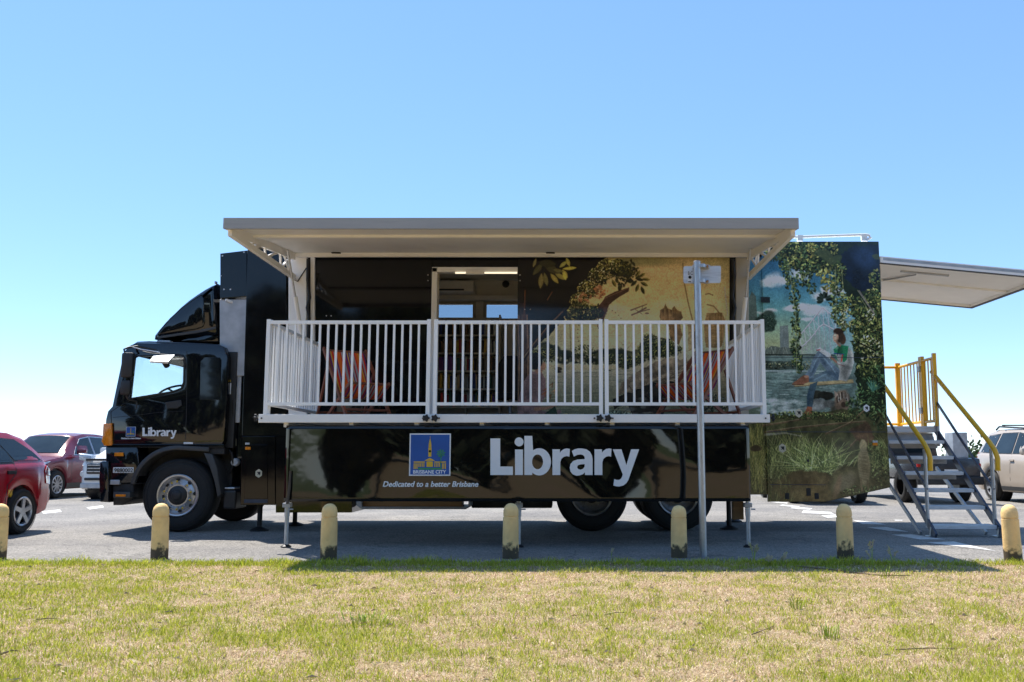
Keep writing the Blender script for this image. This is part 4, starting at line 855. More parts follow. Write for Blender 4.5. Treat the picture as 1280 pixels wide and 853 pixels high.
# --- side awning
YA = 9.46
a0, a1 = X(279, 280, YA), X(998.5, 280, YA); zA0, zA1 = Z(286, YA), Z(272.5, YA)
zR = Z(322, YB-.03); dz = (zR-zA0)/(YB-.03-YA)
def aw(x, y, u): return (x, y, zA0+dz*(y-YA)+u)      # point in the awning's own sloping plane, u above its underside
def awbox(mb, x0, x1, y0, y1, u0, u1):
    return mb.add([aw(x0,y0,u0), aw(x1,y0,u0), aw(x1,y1,u0), aw(x0,y1,u0), aw(x0,y0,u1), aw(x1,y0,u1), aw(x1,y1,u1), aw(x0,y1,u1)], [(0,3,2,1),(4,5,6,7),(0,1,5,4),(1,2,6,5),(2,3,7,6),(3,0,4,7)])
tA = zA1-zA0
aw_ = awbox(MB(), a0+.05, a1-.05, YA+.05, YB-.04, tA*.45, tA*.8).build('awning', M['cream'], T)
awbox(MB(), a0, a1, YA, YA+.05, 0, tA).build('awning_front_rail', M['awnedge'], aw_)
sr = awbox(MB(), a0, a0+.05, YA+.051, YB-.03, 0, tA*.98); sr.build('awning_side_rail', M['cream'], aw_); awbox(MB(), a1-.05, a1, YA+.051, YB-.03, 0, tA*.98).build('awning_side_rail', M['cream'], aw_)
awbox(MB(), a0+.051, a1-.051, YB-.10, YB-.03, 0.0, tA*.44).build('awning_rear_rail', M['cream'], aw_)
yr_ = 10.35
awbox(MB(), a0+.051, a1-.051, yr_-.09, yr_+.09, tA*.18, tA*.44).build('awning_rib', M['cream'], aw_)
awbox(MB(), a0+.051, a1-.051, yr_+.1, yr_+.125, tA*.36, tA*.445).build('awning_seam', M['ink'], aw_)
for px, y in ((644, YA+.06), (688, YB-.2), (420, YB-.2), (292, YA+.06)):
    x = X(px, 300, y); awbox(MB(), x-.06, x+.06, y, y+.05, tA*.3, tA*.42).build('awning_latch', M['ink'], aw_)
def truss(xc, sgn):
    pa = Vector(aw(xc, YA+.12, -.03)); pb = at(363 if sgn < 0 else 938, 347, YB-.05); pb = Vector((xc, YB-.05, pb.z))
    t = MB().bar(pa, pb, .05, .07).build('awning_arm', M['cream'], T)
    hi = MB().bar(aw(xc, YA+.3, -.02), aw(xc, YB-.1, -.02), .04, .05).build('arm_top_chord', M['cream'], t)
    q = lambda f: pa+(pb-pa)*f
    for f, y in ((.28, YA+.85), (.28, YA+1.15), (.5, YA+1.25), (.5, YA+1.75), (.75, YA+1.85), (.75, YB-.25)):
        MB().bar(q(f), aw(xc, y, -.03), .025, .03).build('arm_web', M['cream'], t)
    bq = MB()
    for f in (.08, .3, .5, .72): c = q(f); bq.lathe([(0, -.0), (.014, 0), (.014, .012), (0, .012)], (c.x-.037 if sgn < 0 else c.x+.026, c.y, c.z), 8, 'x')
    for p in (bq,): p.build('arm_bolts', M['ink'], t)['kind'] = 'stuff'
    return t
truss(a0+.035, -1); truss(a1-.035, 1)
def strut(pts, Y):
    a, b, c = [at(x, y, yy) for (x, y), yy in zip(pts, Y)]
    s_ = MB().tube(a, b, .014, 12).build('gas_strut', M['alu'], T, 40)
    MB().tube(b, c, .03, 14).build('strut_cylinder', M['cream'], s_, 40)
strut([(359.5, 313), (369, 371), (380, 440)], (11.3, 11.7, YB-.06)); strut([(938, 311), (932, 372), (925, 440)], (11.3, 11.7, YB-.06))
# extra links of the left hinge
for p, q in (((351, 316), (351, 334)), ((354, 316), (361, 338)), ((946, 318), (944, 330))):
    MB().bar(at(*p, 11.5), at(*q, 11.5), .02, .025).build('hinge_link', M['cream'], T)
# --- tailgate raised at the back
t0 = at(1100, 330, YB+.06); zt = t0.z; tx = X(1215, 387, YF)+.0; tz = Z(386, YF, 1215)
def tg(x, y, u): return (x, y, zt+(tz-zt)*(x-XE)/(tx-XE)+u)
def tgbox(mb, x0, x1, y0, y1, u0, u1):
    return mb.add([tg(x0,y0,u0), tg(x1,y0,u0), tg(x1,y1,u0), tg(x0,y1,u0), tg(x0,y0,u1), tg(x1,y0,u1), tg(x1,y1,u1), tg(x0,y1,u1)], [(0,3,2,1),(4,5,6,7),(0,1,5,4),(1,2,6,5),(2,3,7,6),(3,0,4,7)])
tgt = tgbox(MB(), XE+.02, tx-.06, YB+.07, YF-.06, .05, .09).build('tailgate', M['cream'], T)
fr = tgbox(MB(), XE+.01, tx, YB+.01, YB+.069, 0.008, .1); tgbox(fr, XE+.01, tx, YF-.059, YF, .008, .1); tgbox(fr, tx-.059, tx, YB+.07, YF-.06, .008, .1); fr.build('tailgate_frame', M['cream'], tgt)
e = tgbox(MB(), XE+.01, tx+.003, YB+.006, YB+.064, 0, .0075); tgbox(e, XE+.01, tx+.003, YF-.054, YF+.003, 0, .0075); tgbox(e, tx-.054, tx+.003, YB+.065, YF-.055, 0, .0075); e.build('tailgate_seal', M['ink'], tgt)
tgbox(MB(), XE+.05, tx-.06, YB+.009, YB+.0095, .045, .085).build('tailgate_edge_trim', M['steel'], tgt)
tgbox(MB(), XE+.03, tx-.07, 13.15, 13.3, .02, .0495).build('tailgate_rib', M['cream'], tgt)
MB().tube(tg(XE+.35, 13.4, .03), tg(XE+.75, 12.6, .03), .012, 8).build('tailgate_stay', M['steel'], tgt, 40); tgbox(MB(), XE+.5, XE+1.2, 12.5, 12.55, .03, .0495).build('tailgate_bracket', M['steel'], tgt)
MB().box((XE+.0, YB+.15, zt-.35), (XE+.06, YB+.2, zt)).build('tailgate_hinge_post', M['creamdark'], T)
# --- unit over the cab and grey bulkhead
yu = YB+.12
fu = MB().prism(pp([(275, 317), (309, 313), (309, 371), (275, 373.5)], yu), yu, YF-.3, (), .01).build('front_unit', M['black'], T)
for px, py in ((278, 320), (305, 315.5), (276, 345), (280, 362), (288, 362)): MB().box(at(px-.9, py-.9, yu-.006), at(px+.9, py+.9, yu)).build('bolt', M['alu'], fu)
MB().box(at(275.5, 370, yu+.02), at(309, 374.5, yu+.6)).build('unit_underside', M['cream'], fu)
plate('front_bulkhead_panel', [(274.5, 374.5), (310, 374.5), (306, 470), (275, 470)], YB+.16, .04, M['steel'], T)
MB().bar(at(282, 375, YB+.1), at(306, 384, YB+.3), .03, .03).build('unit_bracket', M['cream'], T)
# ================================================================== cab
YC0, YC1 = YB+.02, 14.38
cabo = [(139.5, 508), (153.5, 441), (160, 432.5), (170, 428), (272, 430), (279.5, 434), (284.5, 446), (283.5, 500), (280, 551), (277, 556.5), (132.5, 556.5), (129.5, 545), (131.5, 524), (134, 514)]
win = [(163, 497.5), (168.5, 447.5), (171, 446), (227, 445.6), (229.3, 448), (228.5, 478), (225.5, 485), (214, 489)]
CABP = pp(cabo, YC0); WINP = pp(win, YC0)
cab = MB().prism(CABP, YC0, YC0+.07, [WINP], .028)
cab.prism(CABP, YC1-.07, YC1, [WINP], .028)
n = len(CABP); inn = inset(CABP, .035)
for i in range(n):
    a, b = CABP[i], CABP[(i+1) % n]; c, d = inn[(i+1) % n], inn[i]
    if i == 0: continue                                      # windscreen stays open for its pane
    y0, y1 = YC0+.069, YC1-.069
    cab.add([(a[0], y0, a[1]), (b[0], y0, b[1]), (c[0], y0, c[1]), (d[0], y0, d[1]), (a[0], y1, a[1]), (b[0], y1, b[1]), (c[0], y1, c[1]), (d[0], y1, d[1])],
            [(0,1,5,4), (3,7,6,2), (0,4,7,3), (1,2,6,5)])
cab = cab.build('cab', M['cab'], T, 38)
a, b = CABP[0], CABP[1]
MB().add([(a[0]+.012, YC0+.07, a[1]), (b[0]+.012, YC0+.07, b[1]), (b[0]+.012, YC1-.07, b[1]), (a[0]+.012, YC1-.07, a[1])], [(0,1,2,3)]).build('windscreen', M['glass'], cab)
for y, nm in ((YC0+.03, 'side_window'), (YC1-.034, 'side_window')):
    wn = MB().prism(inset(WINP, -.012), y, y+.005).build(nm, M['glass'], cab)
seal = MB().path([(x, YC0+.004, z) for x, z in inset(WINP, -.012)]+[(inset(WINP, -.012)[0][0], YC0+.004, inset(WINP, -.012)[0][1])], .012, 6).build('window_seal', M['plastic'], cab)
Cc = lambda px, py, Y=YC0: at(px, py, Y)
def cseam(pts, w=.008, m='ink', Y=YC0-.001): return MB().path([Cc(x, y, Y) for x, y in pts], w/2, 5).build('door_seam', M[m], cab)
cseam([(233.5, 439), (233.5, 500), (232, 550)]); cseam([(140, 550), (138.5, 515), (146, 510), (164, 500)], .007); cseam([(141, 522), (170, 519.5), (196, 516), (229, 514)], .006)
# recessed panel behind the door
MB().prism(pp([(250, 500), (251, 452), (256, 447), (275, 447), (277, 450), (276, 500)], YC0), YC0-.005, YC0-.001, (), .002).build('sleeper_panel', M['cab'], cab)
# lower sill with blue glint and step lamp
MB().box(Cc(134, 555.5, YC0-.01), (Cc(280, 556, YC0).x, YC0+.05, Cc(280, 559.5, YC0).z), .006).build('sill', M['cab'], cab)
MB().box(Cc(229.5, 553, YC0-.016), Cc(241.5, 555.2, YC0-.001), .002).build('step_label', M['decal'], cab)
MB().prism(pp([(207, 503), (227, 500), (228, 507), (222, 511), (209, 511)], YC0), YC0-.02, YC0-.003, (), .008).build('door_handle_cup', M['plastic'], cab)
MB().lathe([(0, -.012), (.018, -.012), (.02, 0)], tuple(Cc(224.5, 530)), 14).build('lock', M['chrome'], cab)
# lettering on the door
library_letters(cab, (178, 545.4), 42.5/185.2, YC0-.003, YC0-.001)
text('Dedicated to a better Brisbane', .03, M['decal'], cab, Cc(151.5, 549, YC0-.003), shear=.2, width=Cc(176, 545).x-Cc(151.5, 545).x, bold=.0008)
ex = Cc(157.5, 545).x; emblem(ex, Cc(157.5, 545.8).z, Cc(169.3, 545).x-ex, YC0-.005, cab, False)
# mirrors and their arms
Ym = YB-.16
mr = MB().box(Cc(151.5, 440.5, Ym), tuple(Cc(164.5, 472, Ym)+Vector((0, .1, 0))), .035).build('mirror', M['plastic'], cab, 40)
MB().box(Cc(149.8, 475, Ym), tuple(Cc(162, 494, Ym)+Vector((0, .09, 0))), .045).build('mirror', M['plastic'], cab, 40)
MB().path([Cc(156, 441, Ym+.05), Cc(155, 437, Ym+.05), Cc(160, 434.5, Ym+.1), Cc(172, 433, YC0), Cc(196, 437.5, YC0+.01)], .014, 8).build('mirror_arm', M['plastic'], cab, 50)
MB().path([Cc(158, 493, Ym+.05), Cc(160, 499, Ym+.07), Cc(171, 502, YC0+.01), Cc(171, 512, YC0+.01)], .018, 8).build('mirror_arm', M['plastic'], cab, 50)
MB().path([Cc(166, 434, YB-.08), Cc(176, 437, YB-.1), Cc(196, 440, YB-.1), Cc(200, 441, YB-.1)], .009, 6).build('mirror_arm', M['alu'], cab, 50)
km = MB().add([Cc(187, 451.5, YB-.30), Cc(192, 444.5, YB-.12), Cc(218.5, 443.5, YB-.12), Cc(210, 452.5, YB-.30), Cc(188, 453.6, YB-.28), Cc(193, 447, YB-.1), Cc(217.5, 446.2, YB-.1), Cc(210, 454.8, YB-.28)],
   [(0,1,2,3), (7,6,5,4), (0,4,5,1), (1,5,6,2), (2,6,7,3), (3,7,4,0)]).build('kerb_mirror', M['decal'], cab)  # bright sky reflection put into the mirror's plain white colour
MB().tube(Cc(205, 451, YB-.2), Cc(209, 458, YB-.12), .04, 10).build('kerb_mirror_arm', M['plastic'], km, 40)
# inside
MB().box((Cc(140, 500).x, YC0+.12, Cc(150, 510).z-.25), (Cc(163, 500).x, YC1-.12, Cc(150, 499.5).z), .05).build('dashboard', M['plastic'], cab)
for y in (12.35, 13.75): MB().box((Cc(224, 500).x, y-.05, 1.3), (Cc(243, 500).x, y+.35, 2.02), .06).box((Cc(195, 500).x, y-.05, 1.25), (Cc(240, 500).x, y+.35, 1.5), .06).build('seat', M['seat'], cab)
sw = at(217, 490, 13.3); ring = [sw+Vector((.21*cos(a), .21*sin(a), .09*cos(a+.4))) for a in np.linspace(0, 2*pi, 25)]
MB().path(ring, .016, 8).tube(sw, sw+Vector((-.18, 0, -.35)), .03).tube(ring[6], ring[18], .014).build('steering_wheel', M['plastic'], cab, 50)
MB().box((Cc(232, 440).x, YC0+.1, 1.2), (Cc(236, 440).x, YC1-.1, 2.55)).build('cab_back_trim', M['seat'], cab)
# roof cap, sun visor and fairing
MB().prism(pp([(163, 432), (171, 427), (186, 426.4), (262, 429.3), (272, 431)], YC0+.1), YC0+.1, YC1-.1, (), .02).build('roof_cap', M['cab'], cab, 40)
MB().box(Cc(196, 425.7, YC0+.25), (Cc(202, 428).x, YC0+.35, Cc(200, 428).z), .008).build('roof_lamp', M['lens'], cab)
fo = [(189.8, 423.6), (190.8, 418), (196, 411.4), (204, 402), (213, 393.2), (223, 383.2), (234, 374), (244, 367), (254, 360.6), (262, 356.2), (269, 353.4), (271.8, 357), (273.2, 400), (273.5, 421), (258, 420.2)]
FP = pp(fo, YB+.3)
fa = MB().prism(FP, YB+.3, YC1-.28, (), .09).build('roof_fairing', M['cab'], T, 50)
MB().prism(pp([(197, 419.5), (201, 412), (213, 398), (228, 384.5), (244, 373.5), (252, 368.5), (255, 373), (256.5, 403), (254, 409), (246, 412)], YB+.3), YB+.288, YB+.31, (), .02).build('fairing_panel', M['cab'], fa, 40)
MB().prism(pp([(222, 427), (240, 420.5), (256, 415.5), (273, 409), (274, 428.5)], YB+.36), YB+.36, YC1-.34, (), .02).build('fairing_base', M['cab'], fa, 40)
MB().box(Cc(268, 351.5, YB+.5), tuple(Cc(272, 356, YB+.56)), .008).build('marker_lamp', M['lens'], fa)
MB().prism(pp([(196, 421), (244, 413.5), (270, 408.5), (270, 411.5), (247, 416.5), (198, 423.5)], YB+.28), YB+.275, YB+.3, (), .004).build('fairing_lip', M['greyplastic'], fa)
# lamps, bumper and front
MB().prism(pp([(129, 530), (139.5, 529), (140, 557), (130, 557.5), (126.8, 552), (128, 546)], YC0-.02), YC0-.03, YC0+.25, (), .015).build('indicator_lamp', M['orange'], cab, 40)
hl = MB().box((Cc(129, 545).x-.01, YC0+.26, Cc(130, 552).z), (Cc(129, 545).x+.05, YC0+.75, Cc(130, 535).z), .015).build('headlamp', M['lens'], cab)
lowf = MB().prism(pp([(131.5, 557.5), (172, 557.5), (174, 590), (170, 604), (131.5, 604)], YC0), YC0+.002, YC1-.002, (), .02).build('cab_lower', M['cab'], cab, 40)
MB().box(Cc(143, 565.8, YC0-.014), Cc(155, 570.4, YC0+.01), .006).build('side_indicator', M['orange'], cab)
pl = MB().box(Cc(141.5, 584.3, YC0-.006), Cc(167, 591.3, YC0+.001), .002).build('number_plate', M['plate'], cab)
text('9880002', .075, M['ink'], pl, Cc(142.6, 590.4, YC0-.0085), width=Cc(166, 590).x-Cc(142.6, 590).x, bold=.001)
MB().prism(pp([(126, 578), (130, 576.5), (137, 577), (137.5, 628), (126.5, 627.5), (125.2, 600)], YC0), YC0-.04, YC1+.04, (), .02).build('bumper', M['cab'], cab, 40)
MB().prism(pp([(138, 604), (166, 604), (164, 625), (150, 632), (139, 632)], YC0), YC0+.04, YC1-.05, (), .02).build('bumper_inner', M['chassis'], cab, 40)
MB().box(Cc(141, 615, YC0-.05), (Cc(165, 616).x, YC0+.2, Cc(160, 622.5).z), .02).build('step', M['greyplastic'], cab, 40)
MB().box(Cc(144.5, 618.2, YC0-.056), Cc(157.5, 620.8, YC0-.04), .003).build('step_reflector', M['orange'], cab)
MB().box(Cc(137.5, 600, YC0-.01), (Cc(150, 600).x, YC0+.05, Cc(140, 606).z), .01).build('tow_bracket', M['steel'], cab)
# wheel arch trim and mudguard
def arc(cx, cy, r, a0, a1, n): return [(cx+r*cos(a), cy-r*sin(a)) for a in np.linspace(a0, a1, n)]
ar = arc(222.5, 617, 60, radians(168), radians(82), 16); ai = arc(222.5, 617, 54.5, radians(168), radians(82), 16)
MB().prism(pp(ar+[(262, 559), (262, 565)]+ai[::-1], YC0), YC0-.03, YC0+.25, (), .01).build('wheel_arch', M['greyplastic'], cab, 40)
MB().prism(pp([(255, 566), (266, 568), (272, 585), (277, 618), (272.5, 622), (268, 600), (262, 582)], YC0), YC0-.02, YC0+.35, (), .01).build('mudguard', M['greyplastic'], T, 40)
MB().box(Cc(262, 560, YC0+.02), (Cc(280, 560).x, YC0+.3, Cc(270, 568).z), .01).build('mudguard_bracket', M['chassis'], T)
# behind the cab: air intake, labels, clutter
MB().box(Cc(285, 440, YC0+.12), (Cc(292.5, 440).x, YC0+.5, Cc(290, 560).z), .01).build('air_intake', M['plastic'], T)
for y0, y1, m in ((475, 477.5, 'gold'), (479, 493, 'decal')): MB().box(Cc(284.8, y0, YC0+.11), Cc(288.6, y1, YC0+.118), .001).build('warning_label', M[m], T)
sl_ = MB()
for k in range(7): sl_.box(Cc(284.5, 500+k*3.2, YC0+.1), Cc(291, 501.8+k*3.2, YC0+.118))
sl_.build('intake_slats', M['chassis'], T)
MB().box((Cc(293, 440).x, YC0+.2, 1.0), (Cc(303, 440).x, YC1-.4, Cc(300, 437).z), .03).build('intake_duct', M['cab'], T)
MB().box((Cc(294.5, 450, YC0+.19).x, YC0+.16, Cc(296, 528).z), (Cc(297.5, 450).x, YC0+.199, Cc(296, 452).z), .01).build('duct_trim', M['steel'], T)
MB().prism(pp([(284, 434.5), (300, 438), (304, 441), (304, 446), (286, 440)], YC0+.3), YC0+.3, YC1-.3, (), .01).build('bellows', M['navy'], T)
MB().lathe([(0, -.02), (.045, -.02), (.06, .0), (.06, .06), (0, .08)], tuple(Cc(293.5, 578, YC0+.2)), 18).build('air_filter_cap', M['lens'], T, 40)
MB().path([Cc(285, 560, YC0+.2), Cc(290, 568, YC0+.18), Cc(292, 582, YC0+.2), Cc(287, 592, YC0+.25)], .02, 8).build('hose', M['ink'], T, 60)
MB().box(Cc(279.5, 613, YC0+.06), (Cc(293.5, 600).x, YC0+.5, Cc(290, 637).z), .03).build('battery_box', M['plastic'], T)
MB().box(Cc(280.5, 609.5, YC0+.08), (Cc(291, 600).x, YC0+.3, Cc(290, 612).z), .01).build('battery_clamp', M['alu'], T)
MB().box(Cc(290, 548, YC0+.2), Cc(296, 558, YC0+.25), .01).build('air_coupling', M['badge'], T)
MB().box((Cc(276, 600).x, 12.6, .55), (XF+.1, 13.9, 1.35), .03).build('gearbox_cover', M['chassis'], T)
MB().box((CABP[10][0]+.3, YC0+.3, .55), (Cc(280, 600).x, YC1-.3, 1.24), .03).build('engine', M['chassis'], T)
# ================================================================== wheels
def make_wheel(R, Wd, rim, parent, loc, big=True, core='chassis', rimm='silver', tyre='rubber'):
    """axis along y, outer face towards -y"""
    w_ = MB().lathe([(0, Wd*.72), (rim*.95, Wd*.72), (rim*.95, Wd*.9), (0, Wd*.9)], seg=28).mesh('wheel', M[core])
    w_ = link('wheel', w_, parent, None, loc)
    t = MB().lathe([(rim*.99, .015), (rim*1.03, 0), (rim+(R-rim)*.35, -.012), (rim+(R-rim)*.7, -.008), (R*.955, .012), (R*.985, .03), (R, .055), (R, Wd-.055), (R*.985, Wd-.03), (R*.93, Wd), (rim, Wd-.02)], seg=56, cap=False)
    for rr_, d in ((.82, .004), (.62, .003)):
        q = rim+(R-rim)*rr_; t.lathe([(q-.004, -.008), (q-.002, -.014), (q+.002, -.014), (q+.004, -.008)], seg=56, cap=False)
    link('tyre', t.mesh('tyre', M[tyre], smooth=30), w_)
    return w_
def truck_wheel(x, y, front=True):
    R, rim = .50, .292
    w_ = make_wheel(R, .30, rim, T, Vector((x, y, R))-org(T))
    d = MB().lathe([(rim, -.004), (rim-.012, -.016), (rim-.03, -.012), (rim-.045, .02)], seg=48, cap=False)
    d.lathe([(rim-.045, .02), (rim-.075, .05), (rim-.09, .045), (.165, .015), (.150, .0), (.11, .0), (.0, .01)], seg=48, cap=False) if front else d.lathe([(rim-.045, .02), (rim-.06, .12), (.16, .16), (.1, .16), (0, .17)], seg=48, cap=False)
    link('rim', d.mesh('rim', M['silver'], smooth=40), w_)
    hb = MB().lathe([(0, -.055), (.05, -.055), (.06, -.05), (.075, -.03), (.118, -.022), (.13, -.01), (.132, .02)], seg=32) if front else MB().lathe([(0, .0), (.09, .0), (.11, .02), (.12, .16)], seg=28)
    link('hub', hb.mesh('hub', M['plastic'], smooth=40), w_)
    nt_ = MB(); 
    for k in range(10): a = 2*pi*(k+.5)/10; nt_.lathe([(0, -.03), (.014, -.028), (.016, .005)], (.168*cos(a), .02 if front else .16, .168*sin(a)), 6)
    link('wheel_nuts', nt_.mesh('wheel_nuts', M['steel']), w_)['kind'] = 'stuff'
    if front:
        ind = MB()
        for k in range(10):
            a = 2*pi*(k+.5)/10+random.uniform(-.2, .2); c, s_ = cos(a), sin(a); r0 = .182
            q = lambda r, b: (r*cos(a+b), -.012, r*sin(a+b))
            ind.add([q(.175, -.09), q(.205, -.05), q(.205, .05), q(.175, .09), (q(.19, 0)[0], -.02, q(.19, 0)[2])], [(0,1,4), (1,2,4), (2,3,4), (3,0,4)])
        link('nut_indicators', ind.mesh('nut_indicators', M['gold']), w_)['kind'] = 'stuff'
        hl_ = MB()
        for k in range(8):
            a = 2*pi*k/8+.1; hl_.lathe([(0, 0), (.026, 0), (.028, .02)], (.222*cos(a), .036, .222*sin(a)), 14)
        link('rim_holes', hl_.mesh('rim_holes', M['ink']), w_)['kind'] = 'stuff'
    return w_
cx = X(222.5, 617, YB+.05); truck_wheel(cx, YB+.04)
f2 = truck_wheel(cx, 14.35); f2.rotation_euler.z = pi
for px in (740, 848):
    x = X(px, 617, YB+.1)
    truck_wheel(x, YB+.16, False); truck_wheel(x, 14.30, False).rotation_euler.z = pi
    make_wheel(.5, .28, .29, T, Vector((x, YB+.49, .5))-org(T)); make_wheel(.5, .28, .29, T, Vector((x, 13.7, .5))-org(T))
    MB().tube((x, YB+.3, .5), (x, 14.1, .5), .09, 14).build('axle', M['chassis'], T, 40)
MB().tube((cx, YB+.3, .48), (cx, 14.1, .48), .06, 12).build('axle', M['chassis'], T, 40)
MB().box((X(690, 600, YB)+.0, YB+.14, 1.03), (X(905, 600, YB), YB+.75, 1.08), .02).build('mudguard', M['chassis'], T)
# ================================================================== boarding stairs with yellow gate
D1, D2 = 11.3, 13.0                       # lowest and highest tread
st = thing('boarding_stairs', (X(1206, 660, D1), D1+.3, 0), 'grey steel boarding stairs with yellow handrails and gate at the open end of the truck', 'stairs')
s0, s1 = X(1163, 655, D1)+.04, X(1248, 655, D1)-.02
zs_ = [Z(y, Y) for y, Y in zip((657, 633, 611.5, 590, 570.5, 551), np.linspace(D1, D1+(D2-D1)*5/6, 6))]; zpl = Z(533, D2)
tys = list(np.linspace(D1, D1+(D2-D1)*5/6, 6))
tm = MB().box((0, 0, -.045), (s1-s0, .25, 0), .004)
for k in range(3): tm.box((.01, .03+k*.07, .0005), (s1-s0-.01, .06+k*.07, .006))
tme = tm.mesh('tread', M['treadalu'])
for y, z in zip(tys, zs_): link('tread', tme, st, None, Vector((s0, y, z))-org(st))
rm = MB().box((0, .24, -.11), (s1-s0, .25, -.046)).mesh('riser', M['steel'])
for y, z in list(zip(tys, zs_))[3:]: link('riser', rm, st, None, Vector((s0, y, z))-org(st))
px0, px1 = XE+.08, s1+.06
MB().box((px0, D2, zpl-.09), (px1, YF, zpl), .008).build('platform', M['treadalu'], st)
MB().box((s0-.05, D2+.1, zpl-.22), (s1, D2+.14, zpl-.1)).build('platform_beam', M['steel'], st); MB().box((px0, 14.3, zpl-.3), (px1, 14.35, zpl-.1)).build('platform_beam', M['steel'], st)
for x in (s0-.028, s1+.028):
    q = MB().bar((x, D1-.12, zs_[0]-.13), (x, D2+.1, zpl-.02), .03, .09); q.build('stringer', M['navy'], st)
    MB().bar((x, D1+.35, .02), (x, D2+.1, zpl-.62), .03, .05).build('lower_brace', M['steel'], st)
    MB().bar((x, D1+.02, .0), (x, D1-.02, zs_[0]-.02), .04, .04).build('leg', M['galv'], st)
    MB().box((x-.05, D1-.05, 0.003), (x+.05, D1+.09, .02), .004).build('foot', M['galv'], st)
    MB().tube((x, D1+.1, zs_[0]-.02), (x, D1+.1, zs_[0]+.98), .024, 12).build('handrail_post', M['galv'], st, 40)
    MB().tube((x, D2-.02, zpl-.3), (x, D2-.02, zpl+.72), .026, 12).build('handrail_post', M['steel'], st, 40)
    MB().bar((x, D1+.08, zs_[0]+.45), (x, D2-.02, zpl+.36), .02, .035).build('mid_rail', M['navy'], st)
    top_z = zpl+.78
    MB().path([(x, D2+.1, top_z+.05), (x, D1+.12, zs_[0]+1.06), (x, D1-.0, zs_[0]+.96), (x, D1-.06, zs_[0]+.86), (x, D1-.05, zs_[0]+.7)], .032, 14).build('handrail', M['yellow'], st, 50)
# gate and guard rails
gx = px1-.04; zg = zpl+.86+.05
def guard(p0, p1, n, z0, z1, fr=.022, end0=True):
    r = MB()
    p0 = Vector(p0); p1 = Vector(p1); v = Vector((0, 0, 1))
    r.tube(p0+v*z0, p1+v*z0, fr, 10).tube(p0+v*z1, p1+v*z1, fr, 10)
    g = r.build('guard_rail', M['yellow'], st, 40)
    for p in (p0, p1): MB().bar(p+v*(zpl), p+v*(z1+.07), .05, .05).build('post', M['yellow'], g)
    for k in range(n): 
        q = p0+(p1-p0)*(k+1)/(n+1); MB().tube(q+v*z0, q+v*z1, .011, 8).build('baluster', M['yellow'], g, 40)
    return g
zz = (zpl+.08, zpl+1.03)
guard((gx, D2-.02, 0), (gx, D2+.42, 0), 3, *zz); g2 = guard((gx, D2+.48, 0), (gx, D2+1.38, 0), 6, *zz)
for z in (zpl+.25, zpl+.9): MB().box((gx-.05, D2+.41, z-.04), (gx+.03, D2+.5, z+.05), .01).build('latch', M['steel'], g2)
guard((px0+.02, YF-.06, 0), (gx-.02, YF-.06, 0), 1, *zz); guard((px0+.03, D2+.9, 0), (px0+.03, YF-.1, 0), 1, *zz)
# ================================================================== deck chairs
def stripe_mat():
    m = bpy.data.materials.new('striped_canvas'); m.use_nodes = True
    n = m.node_tree.nodes; l = m.node_tree.links; b = n['Principled BSDF']; b.inputs['Roughness'].default_value = .85
    a = n.new('ShaderNodeAttribute'); a.attribute_name = 'across'
    r = n.new('ShaderNodeValToRGB'); r.color_ramp.interpolation = 'CONSTANT'
    org_, red, pur, yel, gry, mar = (.98, .17, .012, 1), (.90, .06, .025, 1), (.22, .05, .18, 1), (.85, .48, .05, 1), (.48, .40, .37, 1), (.50, .05, .06, 1)
    seq = [(0, mar), (.03, pur), (.08, yel), (.11, red), (.17, gry), (.20, pur), (.235, org_), (.34, red), (.37, gry), (.43, mar), (.47, pur), (.52, yel), (.55, pur), (.58, gry), (.62, mar), (.66, gry), (.71, red), (.75, org_), (.82, yel), (.84, mar), (.88, gry), (.92, red), (.96, pur)]
    e = r.color_ramp.elements; e[0].position = 0; e[0].color = seq[0][1]; e[1].position = seq[1][0]; e[1].color = seq[1][1]
    for p_, c in seq[2:]: q = e.new(p_); q.color = c
    l.new(a.outputs['Fac'], r.inputs[0]); l.new(r.outputs[0], b.inputs['Base Color'])
    tr = n.new('ShaderNodeBsdfTranslucent'); l.new(r.outputs[0], tr.inputs[0]); mx = n.new('ShaderNodeMixShader'); mx.inputs[0].default_value = .15
    l.new(b.outputs[0], mx.inputs[1]); l.new(tr.outputs[0], mx.inputs[2]); l.new(mx.outputs[0], n['Material Output'].inputs[0]); return m
M['canvas'] = stripe_mat()
